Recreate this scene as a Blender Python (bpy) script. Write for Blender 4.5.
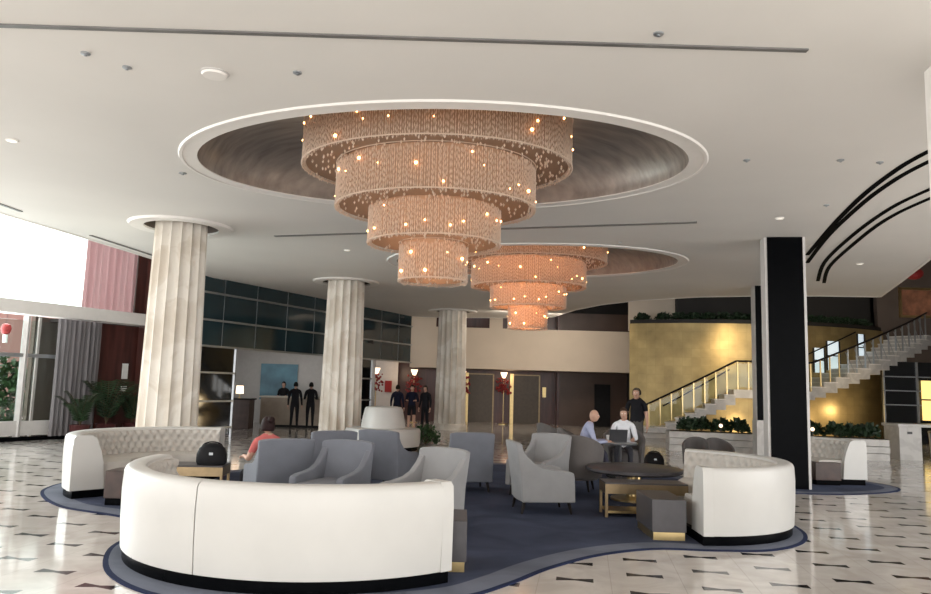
import bpy, bmesh, math, random
from mathutils import Vector, Matrix, noise
PI = math.pi
R = math.radians
random.seed(7)
SC = bpy.context.scene
COL = SC.collection
for o in list(bpy.data.objects):
    bpy.data.objects.remove(o)

# ------------------------------------------------------------------ camera
cd = bpy.data.cameras.new('camera')
cam = bpy.data.objects.new('camera', cd); COL.objects.link(cam)
PITCH, ROLL = 0.12, 0.028
fwd = Vector((0, math.cos(PITCH), math.sin(PITCH)))
rt = Vector((1, 0, 0)); up = rt.cross(fwd)
a = math.cos(ROLL)*rt + math.sin(ROLL)*up
b = -math.sin(ROLL)*rt + math.cos(ROLL)*up
M3 = Matrix((a, b, -fwd)).transposed()
cam.matrix_world = Matrix.Translation((0, 0, 1.6)) @ M3.to_4x4()
cd.sensor_fit = 'HORIZONTAL'; cd.sensor_width = 36; cd.lens = 740*36/931
cd.clip_start = 0.05; cd.clip_end = 300
SC.camera = cam

# ------------------------------------------------------------------ world, lights, exposure
w = bpy.data.worlds.new('world'); SC.world = w; w.use_nodes = True
w.node_tree.nodes['Background'].inputs[0].default_value = (1.0, 0.985, 0.96, 1)
w.node_tree.nodes['Background'].inputs[1].default_value = 3.1
SC.view_settings.view_transform = 'Standard'
SC.view_settings.look = 'None'
SC.view_settings.gamma = 1
SC.view_settings.exposure = 0.1
SC.view_settings.use_curve_mapping = False

def area(name, loc, target, size, power, color=(1, 1, 1), sy=None):
    l = bpy.data.lights.new(name, 'AREA'); l.energy = power; l.color = color
    l.shape = 'RECTANGLE'; l.size = size; l.size_y = sy or size
    o = bpy.data.objects.new(name, l); COL.objects.link(o)
    o.location = loc
    o.rotation_euler = (Vector(target)-Vector(loc)).to_track_quat('-Z', 'Y').to_euler()
    return o
def point(name, loc, power, color, r=0.1):
    l = bpy.data.lights.new(name, 'POINT'); l.energy = power; l.color = color; l.shadow_soft_size = r
    o = bpy.data.objects.new(name, l); COL.objects.link(o); o.location = loc
    return o
def spot(name, loc, target, power, color, angle=70, blend=.8, r=.08):
    l = bpy.data.lights.new(name, 'SPOT'); l.energy = power; l.color = color; l.spot_size = R(angle); l.spot_blend = blend; l.shadow_soft_size = r
    o = bpy.data.objects.new(name, l); COL.objects.link(o); o.location = loc
    o.rotation_euler = (Vector(target)-Vector(loc)).to_track_quat('-Z', 'Y').to_euler()
    return o
# daylight through the tall left windows, plus added fill behind and right of camera
area('left_window_daylight', (-12.6, 15.0, 3.0), (0, 11, 1.0), 8.0, 800, (.95, .98, 1), 3.6)
area('front_daylight_fill', (-1.0, -5.5, 2.3), (0, 12, 1.5), 12.0, 200, (1, .98, .95), 3.6)
area('right_daylight_fill', (13.5, 6.0, 2.2), (2, 11, 1.5), 8.0, 120, (.97, .98, 1), 3.4)
# gold wall and stair lamps, warm room lamps, added fill at the back
WARM = (1.0, .78, .48)
spot('gold_wall_washer', (9.6, 21.9, 4.3), (10.0, 27.1, 2.2), 620, WARM, 50, 1.0, .3)
spot('gold_wall_washer', (13.4, 22.0, 4.3), (13.0, 27.2, 2.2), 260, WARM, 44, 1.0, .3)
point('under_stair_lamp', (9.9, 26.0, .5), 38, WARM, .3)
point('under_stair_lamp', (12.7, 26.2, .6), 60, WARM, .3)
point('under_stair_lamp', (14.3, 26.5, 1.1), 30, WARM, .15)
area('rear_wall_fill', (3.3, 27.4, 4.25), (2.6, 31.0, 1.6), 4.4, 95, (1, .86, .7), .6)  # unseen area fill added to brighten the beige back wall
point('reception_ceiling_lamp', (-6.2, 26.0, 2.9), 28, (1, .93, .85), .3)
point('elevator_lobby_lamp', (2.0, 32.6, 2.1), 16, (1, .66, .42), .3)
point('elevator_lobby_lamp', (-2.8, 32.2, 2.1), 14, (1, .7, .45), .3)
point('stair_head_lamp', (15.0, 25.5, 5.8), 25, WARM, .3)

# ------------------------------------------------------------------ materials
def newmat(name):
    m = bpy.data.materials.new(name); m.use_nodes = True
    return m, m.node_tree, m.node_tree.nodes['Principled BSDF']
def setp(bs, **k):
    names = {'color': 'Base Color', 'rough': 'Roughness', 'metal': 'Metallic', 'spec': 'Specular IOR Level', 'trans': 'Transmission Weight',
             'coat': 'Coat Weight', 'sheen': 'Sheen Weight', 'em': 'Emission Color', 'es': 'Emission Strength', 'alpha': 'Alpha', 'ior': 'IOR'}
    for q, v in k.items():
        if q in ('color', 'em') and len(v) == 3: v = (*v, 1)
        bs.inputs[names[q]].default_value = v
def mat(name, color, rough=.5, metal=0, var=0.0, scale=8, bump=0.0, bscale=60, **k):
    m, t, bs = newmat(name)
    setp(bs, color=color, rough=rough, metal=metal, **k)
    tc = t.nodes.new('ShaderNodeTexCoord')
    if var:
        n = t.nodes.new('ShaderNodeTexNoise'); n.inputs['Scale'].default_value = scale; n.inputs['Detail'].default_value = 5
        r = t.nodes.new('ShaderNodeValToRGB')
        c1 = tuple(max(0, c*(1-var)) for c in color); c2 = tuple(min(1, c*(1+var)) for c in color)
        r.color_ramp.elements[0].position = .3; r.color_ramp.elements[1].position = .7
        r.color_ramp.elements[0].color = (*c1, 1); r.color_ramp.elements[1].color = (*c2, 1)
        t.links.new(tc.outputs['Object'], n.inputs['Vector']); t.links.new(n.outputs['Fac'], r.inputs['Fac']); t.links.new(r.outputs['Color'], bs.inputs['Base Color'])
    if bump:
        n2 = t.nodes.new('ShaderNodeTexNoise'); n2.inputs['Scale'].default_value = bscale; n2.inputs['Detail'].default_value = 3
        bp = t.nodes.new('ShaderNodeBump'); bp.inputs['Strength'].default_value = bump; bp.inputs['Distance'].default_value = .01
        t.links.new(tc.outputs['Object'], n2.inputs['Vector']); t.links.new(n2.outputs['Fac'], bp.inputs['Height']); t.links.new(bp.outputs['Normal'], bs.inputs['Normal'])
    return m
def emis(name, color, s):
    m, t, bs = newmat(name); setp(bs, color=color, em=color, es=s); return m

M = {}
M['ceiling'] = mat('ceiling_plaster', (.765, .74, .70), .75, var=.03, scale=.6)
M['trim'] = mat('white_trim', (.86, .83, .79), .5, var=.02)
M['slot'] = mat('dark_slot', (.004, .004, .004), .8, var=.1, spec=.02)
M['vent'] = mat('grey_vent', (.16, .155, .15), .5, var=.15, scale=3)
M['leather'] = mat('white_leather', (.58, .57, .545), .38, var=.025, scale=3, bump=.08, bscale=220)
M['leather_in'] = mat('tufted_ivory_fabric', (.50, .47, .43), .55, var=.06, scale=9, bump=.15, bscale=150)
M['black'] = mat('black_lacquer', (.0025, .0028, .0035), .25, var=.2, spec=.03)
M['blackmatte'] = mat('black_matte', (.012, .012, .014), .6, var=.2, spec=.2)
M['darkbox'] = mat('dark_grey_lacquer', (.055, .05, .055), .35, var=.1, scale=12)
M['brown'] = mat('brown_wood', (.05, .028, .022), .4, var=.3, scale=6)
M['darkwood'] = mat('dark_wood_legs', (.012, .009, .009), .4, var=.2, spec=.15)
M['brass'] = mat('brass', (.60, .45, .22), .28, 1.0, var=.08, scale=10)
M['bronze'] = mat('aged_bronze', (.26, .19, .11), .35, .9, var=.1, scale=10)
M['chair'] = mat('grey_chair_fabric', (.165, .175, .205), .85, var=.06, scale=5, bump=.25, bscale=260, sheen=.1)
M['chair_l'] = mat('light_grey_chair_fabric', (.27, .268, .272), .85, var=.06, scale=5, bump=.25, bscale=260, sheen=.1)
M['chair_d'] = mat('taupe_chair_fabric', (.12, .108, .104), .85, var=.08, scale=5, bump=.25, bscale=260, sheen=.1)
M['beige'] = mat('beige_plaster', (.62, .53, .43), .7, var=.04, scale=1)
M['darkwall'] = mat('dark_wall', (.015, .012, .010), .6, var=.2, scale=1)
M['brownwall'] = mat('brown_wall', (.12, .09, .072), .6, var=.15, scale=1)
M['glassteal'] = mat('teal_glass', (.022, .045, .055), .06, var=.25, scale=.7, spec=.6)
M['glassdark'] = mat('dark_glass', (.006, .008, .01), .05, var=.25, scale=.7, spec=.6)
M['steel'] = mat('brushed_steel', (.42, .44, .46), .35, .8, var=.06)
M['whitepanel'] = mat('white_panel', (.62, .6, .58), .5, var=.04)
M['blueart'] = mat('blue_art', (.12, .27, .36), .4, var=.35, scale=1.5)
M['deskfront'] = mat('beige_desk_wood', (.36, .30, .24), .4, var=.12, scale=4)
M['redflower'] = mat('red_blossoms', (.26, .012, .012), .6, var=.4, scale=30)
M['leaf'] = mat('green_leaves', (.03, .075, .022), .5, var=.4, scale=10)
M['leafdark'] = mat('dark_leaves', (.018, .042, .016), .5, var=.4, scale=10)
M['stem'] = mat('stems', (.08, .055, .03), .7, var=.2)
M['pot'] = mat('dark_red_pot', (.08, .02, .02), .4, var=.2)
M['soil'] = mat('soil', (.03, .02, .015), .9, var=.3)
M['pink'] = mat('pink_wall', (.22, .11, .095), .7, var=.08, scale=1)
M['skin'] = mat('skin', (.55, .33, .24), .5, var=.05)
M['screen'] = mat('grey_plastic', (.05, .05, .055), .35, var=.1)
M['paper'] = mat('white_paper', (.8, .8, .78), .6, var=.03)
M['picture'] = mat('orange_picture', (.38, .16, .09), .5, var=.5, scale=3)
M['bluebin'] = mat('blue_plastic', (.02, .09, .2), .4, var=.1)

def marble(name, c1, c2, scale, rough):
    m, t, bs = newmat(name); setp(bs, rough=rough)
    tc = t.nodes.new('ShaderNodeTexCoord'); n = t.nodes.new('ShaderNodeTexNoise'); n.inputs['Scale'].default_value = scale; n.inputs['Detail'].default_value = 8; n.inputs['Distortion'].default_value = 1.4
    r = t.nodes.new('ShaderNodeValToRGB'); e = r.color_ramp.elements
    e[0].position = .3; e[0].color = (*c1, 1); e[1].position = .52; e[1].color = (*c2, 1)
    q = e.new(.47); q.color = tuple(.5*(x+y) for x, y in zip((*c1, 1), (*c2, 1)))
    q2 = e.new(.75); q2.color = (*[min(1, c*1.04) for c in c2], 1)
    t.links.new(tc.outputs['Object'], n.inputs['Vector']); t.links.new(n.outputs['Fac'], r.inputs['Fac']); t.links.new(r.outputs['Color'], bs.inputs['Base Color'])
    return m
M['marble'] = marble('cream_marble', (.60, .53, .44), (.74, .69, .615), 1.1, .35)
M['marblew'] = marble('white_marble', (.50, .48, .455), (.62, .60, .57), 2.0, .3)

def curtain(name, color, transl=.5):
    m, t, bs = newmat(name); setp(bs, color=color, rough=.8)
    tr = t.nodes.new('ShaderNodeBsdfTranslucent'); tr.inputs[0].default_value = (*color, 1)
    mx = t.nodes.new('ShaderNodeMixShader'); mx.inputs[0].default_value = transl
    out = t.nodes['Material Output']
    t.links.new(bs.outputs[0], mx.inputs[1]); t.links.new(tr.outputs[0], mx.inputs[2]); t.links.new(mx.outputs[0], out.inputs[0])
    return m
M['sheer_grey'] = curtain('grey_sheer_curtain', (.30, .28, .29), .4)
M['sheer_pink'] = curtain('pink_sheer_curtain', (.78, .50, .52), .6)
M['crystal'] = curtain('crystal_strands', (.76, .62, .50), .3)
M['diffuser'] = curtain('tan_gauze', (.34, .235, .165), .3)
M['bulb'] = emis('amber_bulb', (1.0, .44, .15), 14)
M['lampwarm'] = emis('lamp_shade_glow', (1.0, .72, .50), 2.2)
M['litwindow'] = emis('lit_window', (1.0, .72, .25), 1.1)
M['skyreflection'] = emis('reflected_window_glow', (.62, .72, .78), .75)  # emission stands in for reflected window light
M['downlight'] = emis('downlight_glow', (1, .93, .82), .6)

def glass_mat():
    m, t, bs = newmat('clear_glass'); setp(bs, color=(.9, .97, .95), rough=.02)
    tr = t.nodes.new('ShaderNodeBsdfTransparent'); tr.inputs[0].default_value = (.86, .92, .90, 1)
    gl = t.nodes.new('ShaderNodeBsdfGlossy'); gl.inputs['Roughness'].default_value = .03
    fr = t.nodes.new('ShaderNodeFresnel'); fr.inputs[0].default_value = 1.5
    mx = t.nodes.new('ShaderNodeMixShader')
    t.links.new(fr.outputs[0], mx.inputs[0]); t.links.new(tr.outputs[0], mx.inputs[1]); t.links.new(gl.outputs[0], mx.inputs[2])
    t.links.new(mx.outputs[0], t.nodes['Material Output'].inputs[0])
    return m
M['glass'] = glass_mat()

def coffer_mat():
    m, t, bs = newmat('silver_leaf'); setp(bs, rough=.42, metal=.55)
    tc = t.nodes.new('ShaderNodeTexCoord')
    mp = t.nodes.new('ShaderNodeMapping'); mp.inputs['Rotation'].default_value = (0, 0, .6); mp.inputs['Scale'].default_value = (.5, 5, 2)
    n = t.nodes.new('ShaderNodeTexNoise'); n.inputs['Scale'].default_value = 2.2; n.inputs['Detail'].default_value = 7
    r = t.nodes.new('ShaderNodeValToRGB'); e = r.color_ramp.elements
    e[0].position = .3; e[0].color = (.31, .285, .26, 1); e[1].position = .72; e[1].color = (.50, .46, .42, 1)
    t.links.new(tc.outputs['Object'], mp.inputs[0]); t.links.new(mp.outputs[0], n.inputs['Vector'])
    t.links.new(n.outputs['Fac'], r.inputs[0]); t.links.new(r.outputs[0], bs.inputs['Base Color'])
    return m
M['coffer'] = coffer_mat()

def gold_mat():
    m, t, bs = newmat('gold_leaf_tiles'); setp(bs, rough=.38, metal=.65)
    uv = t.nodes.new('ShaderNodeUVMap')
    br = t.nodes.new('ShaderNodeTexBrick'); br.offset = 0; br.inputs['Scale'].default_value = 1.0
    br.inputs['Brick Width'].default_value = .32; br.inputs['Row Height'].default_value = .32; br.inputs['Mortar Size'].default_value = .006
    br.inputs['Color1'].default_value = (.40, .30, .135, 1); br.inputs['Color2'].default_value = (.35, .26, .115, 1); br.inputs['Mortar'].default_value = (.33, .25, .11, 1)
    n = t.nodes.new('ShaderNodeTexNoise'); n.inputs['Scale'].default_value = 1.7; n.inputs['Detail'].default_value = 6
    mx = t.nodes.new('ShaderNodeMix'); mx.data_type = 'RGBA'; mx.blend_type = 'OVERLAY'; mx.inputs[0].default_value = .5
    t.links.new(uv.outputs[0], br.inputs[0]); t.links.new(uv.outputs[0], n.inputs[0])
    t.links.new(br.outputs[0], mx.inputs[6]); t.links.new(n.outputs[0], mx.inputs[7]); t.links.new(mx.outputs[2], bs.inputs['Base Color'])
    return m
M['gold'] = gold_mat()

def wood_panel():
    m, t, bs = newmat('mahogany_panels'); setp(bs, rough=.28)
    tc = t.nodes.new('ShaderNodeTexCoord'); mp = t.nodes.new('ShaderNodeMapping'); mp.inputs['Scale'].default_value = (6, 6, .6)
    n = t.nodes.new('ShaderNodeTexNoise'); n.inputs['Scale'].default_value = 1.2; n.inputs['Detail'].default_value = 6
    r = t.nodes.new('ShaderNodeValToRGB'); r.color_ramp.elements[0].position = .3; r.color_ramp.elements[1].position = .75
    r.color_ramp.elements[0].color = (.045, .014, .011, 1); r.color_ramp.elements[1].color = (.10, .031, .024, 1)
    t.links.new(tc.outputs['Object'], mp.inputs[0]); t.links.new(mp.outputs[0], n.inputs[0]); t.links.new(n.outputs[0], r.inputs[0]); t.links.new(r.outputs[0], bs.inputs['Base Color'])
    return m
M['mahogany'] = wood_panel()

def floor_mat():
    m, t, bs = newmat('polished_floor'); N = t.nodes; L = t.links
    setp(bs, rough=.1)
    def math_(op, a, b=None, c=None):
        n = N.new('ShaderNodeMath'); n.operation = op
        for i, v in enumerate((a, b, c)):
            if v is None: continue
            if isinstance(v, (int, float)): n.inputs[i].default_value = v
            else: L.new(v, n.inputs[i])
        return n.outputs[0]
    tc = N.new('ShaderNodeTexCoord')
    mp = N.new('ShaderNodeMapping'); mp.vector_type = 'TEXTURE'
    mp.inputs['Location'].default_value = (1.73, 7.30, 0); mp.inputs['Rotation'].default_value = (0, 0, R(-9.3)); mp.inputs['Scale'].default_value = (.6, .6, .6)
    L.new(tc.outputs['Object'], mp.inputs[0])
    sp = N.new('ShaderNodeSeparateXYZ'); L.new(mp.outputs[0], sp.inputs[0])
    u, v = sp.outputs[0], sp.outputs[1]
    iu = math_('ROUND', u); fu = math_('ABSOLUTE', math_('SUBTRACT', u, iu))
    vv = math_('ADD', v, math_('MULTIPLY', iu, .5)); fv = math_('ABSOLUTE', math_('SUBTRACT', vv, math_('ROUND', vv)))
    inlen = math_('LESS_THAN', fu, .26)
    lim = math_('MULTIPLY_ADD', fu, .26, .038)
    bow = math_('MULTIPLY', inlen, math_('LESS_THAN', fv, lim))
    # faint joints
    ju = math_('LESS_THAN', math_('ABSOLUTE', math_('SUBTRACT', fu, .5)), .006)
    jv = math_('LESS_THAN', fv, .005)
    joint = math_('MAXIMUM', ju, jv)
    n = N.new('ShaderNodeTexNoise'); n.inputs['Scale'].default_value = 2.4; n.inputs['Detail'].default_value = 8; n.inputs['Distortion'].default_value = .8
    L.new(tc.outputs['Object'], n.inputs['Vector'])
    r = N.new('ShaderNodeValToRGB'); r.color_ramp.elements[0].position = .35; r.color_ramp.elements[0].color = (.54, .50, .46, 1)
    r.color_ramp.elements[1].position = .65; r.color_ramp.elements[1].color = (.68, .64, .60, 1); L.new(n.outputs['Fac'], r.inputs[0])
    m1 = N.new('ShaderNodeMix'); m1.data_type = 'RGBA'; L.new(math_('MULTIPLY', joint, .35), m1.inputs[0]); L.new(r.outputs[0], m1.inputs[6]); m1.inputs[7].default_value = (.3, .27, .24, 1)
    m2 = N.new('ShaderNodeMix'); m2.data_type = 'RGBA'; L.new(bow, m2.inputs[0]); L.new(m1.outputs[2], m2.inputs[6]); m2.inputs[7].default_value = (.012, .012, .013, 1)
    L.new(m2.outputs[2], bs.inputs['Base Color'])
    return m
M['floor'] = floor_mat()

def carpet_mat(name, c):
    m, t, bs = newmat(name); setp(bs, rough=.95, spec=.1)
    tc = t.nodes.new('ShaderNodeTexCoord')
    n = t.nodes.new('ShaderNodeTexNoise'); n.inputs['Scale'].default_value = 1.3; n.inputs['Detail'].default_value = 3; n.inputs['Distortion'].default_value = 1
    r = t.nodes.new('ShaderNodeValToRGB'); r.color_ramp.elements[0].position = .35; r.color_ramp.elements[1].position = .7
    r.color_ramp.elements[0].color = (*[k*.8 for k in c], 1); r.color_ramp.elements[1].color = (*[k*1.2 for k in c], 1)
    n2 = t.nodes.new('ShaderNodeTexNoise'); n2.inputs['Scale'].default_value = 300
    bp = t.nodes.new('ShaderNodeBump'); bp.inputs['Strength'].default_value = .4; bp.inputs['Distance'].default_value = .01
    t.links.new(tc.outputs['Object'], n.inputs[0]); t.links.new(n.outputs[0], r.inputs[0]); t.links.new(r.outputs[0], bs.inputs['Base Color'])
    t.links.new(tc.outputs['Object'], n2.inputs[0]); t.links.new(n2.outputs[0], bp.inputs['Height']); t.links.new(bp.outputs[0], bs.inputs['Normal'])
    return m
M['carpet'] = carpet_mat('blue_carpet', (.060, .072, .115))
M['carpet_edge'] = carpet_mat('pale_blue_carpet_border', (.155, .17, .215))
M['carpet_line'] = carpet_mat('navy_carpet_edge', (.022, .03, .07))

# ------------------------------------------------------------------ mesh builder
class MB:
    def __init__(s): s.v = []; s.f = []; s.m = []; s.uv = None
    def add(s, vs, fs, mi=0):
        o = len(s.v); s.v += [tuple(p) for p in vs]; s.f += [tuple(i+o for i in f) for f in fs]; s.m += [mi]*len(fs)
        return s
    def box(s, x0, x1, y0, y1, z0, z1, mi=0, rot=0, c=None):
        vs = [(x, y, z) for z in (z0, z1) for x, y in ((x0, y0), (x1, y0), (x1, y1), (x0, y1))]
        if rot:
            cx, cy = c or ((x0+x1)/2, (y0+y1)/2); co, si = math.cos(rot), math.sin(rot)
            vs = [(cx+(x-cx)*co-(y-cy)*si, cy+(x-cx)*si+(y-cy)*co, z) for x, y, z in vs]
        return s.add(vs, [(3, 2, 1, 0), (4, 5, 6, 7), (0, 1, 5, 4), (1, 2, 6, 5), (2, 3, 7, 6), (3, 0, 4, 7)], mi)
    def bar(s, p, q, wd, h, mi=0):
        p = Vector(p); q = Vector(q); d = (q-p).normalized(); z = Vector((0, 0, 1))
        if abs(d.z) > .98: z = Vector((0, 1, 0))
        x = d.cross(z).normalized()*wd/2; y = x.cross(d).normalized()*h/2
        vs = [p-x-y, p+x-y, p+x+y, p-x+y, q-x-y, q+x-y, q+x+y, q-x+y]
        return s.add(vs, [(3, 2, 1, 0), (4, 5, 6, 7), (0, 1, 5, 4), (1, 2, 6, 5), (2, 3, 7, 6), (3, 0, 4, 7)][::1], mi)
    def tube(s, pts, rs, n=10, mi=0, cap=True):
        pts = [Vector(p) for p in pts]
        if isinstance(rs, (int, float)): rs = [rs]*len(pts)
        vs = []; prev = None
        for i, p in enumerate(pts):
            d = (pts[min(i+1, len(pts)-1)]-pts[max(i-1, 0)]).normalized()
            ref = prev if prev is not None else (Vector((0, 0, 1)) if abs(d.z) < .9 else Vector((1, 0, 0)))
            x = (ref-d*ref.dot(d)).normalized(); prev = x; y = d.cross(x)
            for k in range(n):
                t = 2*PI*k/n; vs.append(p+x*math.cos(t)*rs[i]+y*math.sin(t)*rs[i])
        fs = [(i*n+k, i*n+(k+1) % n, (i+1)*n+(k+1) % n, (i+1)*n+k) for i in range(len(pts)-1) for k in range(n)]
        if cap: fs += [tuple(range(n))[::-1], tuple((len(pts)-1)*n+k for k in range(n))]
        return s.add(vs, fs, mi)
    def lathe(s, prof, n=32, c=(0, 0), mi=0, sx=1, sy=1, caps=True):
        vs = [(c[0]+r*sx*math.cos(2*PI*k/n), c[1]+r*sy*math.sin(2*PI*k/n), z) for r, z in prof for k in range(n)]
        fs = [(i*n+k, i*n+(k+1) % n, (i+1)*n+(k+1) % n, (i+1)*n+k) for i in range(len(prof)-1) for k in range(n)]
        if caps: fs += [tuple(range(n))[::-1], tuple((len(prof)-1)*n+k for k in range(n))]
        return s.add(vs, fs, mi)
    def ball(s, c, r, n=10, m_=6, mi=0):
        if isinstance(r, (int, float)): r = (r, r, r)
        vs = [(c[0], c[1], c[2]-r[2])]
        for i in range(1, m_):
            t = -PI/2+PI*i/m_
            vs += [(c[0]+r[0]*math.cos(t)*math.cos(2*PI*k/n), c[1]+r[1]*math.cos(t)*math.sin(2*PI*k/n), c[2]+r[2]*math.sin(t)) for k in range(n)]
        vs.append((c[0], c[1], c[2]+r[2])); last = len(vs)-1
        fs = [(0, 1+(k+1) % n, 1+k) for k in range(n)]
        fs += [(1+i*n+k, 1+i*n+(k+1) % n, 1+(i+1)*n+(k+1) % n, 1+(i+1)*n+k) for i in range(m_-2) for k in range(n)]
        b0 = 1+(m_-2)*n
        fs += [(b0+k, b0+(k+1) % n, last) for k in range(n)]
        return s.add(vs, fs, mi)
    def prism(s, poly, z0, z1, mi=0):
        n = len(poly)
        vs = [(x, y, z0) for x, y in poly]+[(x, y, z1) for x, y in poly]
        return s.add(vs, [tuple(range(n))[::-1], tuple(range(n, 2*n))]+[(k, (k+1) % n, n+(k+1) % n, n+k) for k in range(n)], mi)
    def grid(s, fn, nu, nv, mi=0, thick=None):
        vs = [fn(i/nu, j/nv) for j in range(nv+1) for i in range(nu+1)]
        fs = [(j*(nu+1)+i, j*(nu+1)+i+1, (j+1)*(nu+1)+i+1, (j+1)*(nu+1)+i) for j in range(nv) for i in range(nu)]
        return s.add(vs, fs, mi)
    def build(s, name, mats, parent=None, smooth=False, bevel=0, seg=3, angle=35, loc=None, solid=0, sub=0):
        me = bpy.data.meshes.new(name); me.from_pydata(s.v, [], s.f)
        if not isinstance(mats, (list, tuple)): mats = [mats]
        for x in mats: me.materials.append(x)
        if len(mats) > 1: me.polygons.foreach_set('material_index', s.m)
        bm = bmesh.new(); bm.from_mesh(me)
        bmesh.ops.remove_doubles(bm, verts=bm.verts, dist=1e-6)
        bmesh.ops.recalc_face_normals(bm, faces=bm.faces); bm.to_mesh(me); bm.free()
        if smooth:
            me.polygons.foreach_set('use_smooth', [True]*len(me.polygons))
            try: me.set_sharp_from_angle(angle=R(angle))
            except Exception: pass
        me.update()
        o = bpy.data.objects.new(name, me); COL.objects.link(o)
        if parent: o.parent = parent
        if loc: o.location = loc
        if solid:
            q = o.modifiers.new('solid', 'SOLIDIFY'); q.thickness = solid; q.offset = 0
        if bevel:
            q = o.modifiers.new('bevel', 'BEVEL'); q.width = bevel; q.segments = seg; q.limit_method = 'ANGLE'; q.angle_limit = R(30)
            me.polygons.foreach_set('use_smooth', [True]*len(me.polygons))
            q2 = o.modifiers.new('wn', 'WEIGHTED_NORMAL')
        if sub:
            q = o.modifiers.new('sub', 'SUBSURF'); q.levels = sub; q.render_levels = sub
        return o
def tag(o, label, cat, group=None, kind=None):
    o['label'] = label; o['category'] = cat
    if group: o['group'] = group
    if kind: o['kind'] = kind
    return o
def thing(name, label, cat, loc=(0, 0, 0), rz=0, group=None):
    o = bpy.data.objects.new(name, None); COL.objects.link(o); o.empty_display_size = .1
    o.location = loc; o.rotation_euler = (0, 0, rz)
    return tag(o, label, cat, group)
def struct(o): o['kind'] = 'structure'; return o
def dup(root, loc, rz=None, label=None, group=None, scale=None):
    def cp(o, par):
        c = o.copy(); COL.objects.link(c)
        if par: c.parent = par
        for ch in CH.get(o.name, []): cp(ch, c)
        return c
    CH = {}
    for o in COL.objects:
        if o.parent: CH.setdefault(o.parent.name, []).append(o)
    c = cp(root, None); c.location = loc
    if rz is not None: c.rotation_euler = (0, 0, rz)
    if label: c['label'] = label
    if group: c['group'] = group
    if scale: c.scale = (scale,)*3
    return c
def arc_pts(cx, cy, r, a0, a1, n): return [(cx+r*math.cos(R(a0+(a1-a0)*i/n)), cy+r*math.sin(R(a0+(a1-a0)*i/n))) for i in range(n+1)]
def catmull(P, n=8, closed=True):
    out = []; N = len(P)
    for i in range(N if closed else N-1):
        g = lambda k: Vector(P[k % N]) if closed else Vector(P[max(0, min(N-1, k))])
        p0, p1, p2, p3 = g(i-1), g(i), g(i+1), g(i+2)
        for k in range(n):
            t = k/n
            out.append(.5*((2*p1)+(-p0+p2)*t+(2*p0-5*p1+4*p2-p3)*t*t+(-p0+3*p1-3*p2+p3)*t**3))
    if not closed: out.append(Vector(P[-1]))
    return out

CZ = 4.4
# ------------------------------------------------------------------ structure: floor, ceiling
f = MB(); f.add([(-16, -6, 0), (22, -6, 0), (22, 36, 0), (-16, 36, 0)], [(0, 1, 2, 3)])
struct(f.build('floor', M['floor']))

def ellipse(cx, cy, a_, b_, rot, n=96):
    co, si = math.cos(rot), math.sin(rot)
    return [(cx+a_*math.cos(t)*co-b_*math.sin(t)*si, cy+a_*math.cos(t)*si+b_*math.sin(t)*co) for t in [2*PI*k/n for k in range(n)]]
COFFERS = [(-.40, 9.31, -.13), (1.50, 16.40, -.2)]
COLS = [(-5.30, 13.5), (-3.33, 20.45), (-.46, 27.75)]
edge = [(-9.6, -6), (-9.4, 5), (-8.75, 9.8), (-8.24, 12.79), (-7.88, 14.65), (-7.48, 17.27), (-7.0, 20.27), (-5.5, 25.0), (-3.3, 30.4), (-1.04, 30.5), (1.43, 30.0), (3.47, 29.0), (3.9, 26.2), (4.47, 24.39), (5.4, 22.8), (6.9, 21.61), (8.35, 21.03), (9.98, 20.65), (11.59, 20.5), (10.4, 17.4), (9.27, 14.55), (8.6, 12), (8.3, 8), (8.3, -6)]
bm = bmesh.new()
def loop(pts, z):
    vs = [bm.verts.new((x, y, z)) for x, y in pts]
    return [bm.edges.new((vs[i], vs[(i+1) % len(vs)])) for i in range(len(vs))]
es = loop(edge, CZ)
for cx, cy, ro in COFFERS: es += loop(ellipse(cx, cy, 3.13, 2.06, ro), CZ)
for cx, cy in COLS: es += loop([(cx+.66*math.cos(2*PI*k/40), cy+.66*math.sin(2*PI*k/40)) for k in range(40)], CZ)
bmesh.ops.triangle_fill(bm, use_beauty=True, edges=es)
# drop any faces that were filled inside the holes
def inside_hole(c):
    for cx, cy, ro in COFFERS:
        dx, dy = c.x-cx, c.y-cy; co, si = math.cos(ro), math.sin(ro); u_, v_ = dx*co+dy*si, -dx*si+dy*co
        if (u_/3.12)**2+(v_/2.05)**2 < 1: return True
    return any(math.hypot(c.x-cx, c.y-cy) < .6 for cx, cy in COLS)
bmesh.ops.delete(bm, geom=[q for q in bm.faces if inside_hole(q.calc_center_median())], context='FACES_ONLY')
n0 = len(edge)
me = bpy.data.meshes.new('ceiling'); bm.to_mesh(me); bm.free(); me.materials.append(M['ceiling'])
ceil = bpy.data.objects.new('ceiling', me); COL.objects.link(ceil); struct(ceil)
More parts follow.
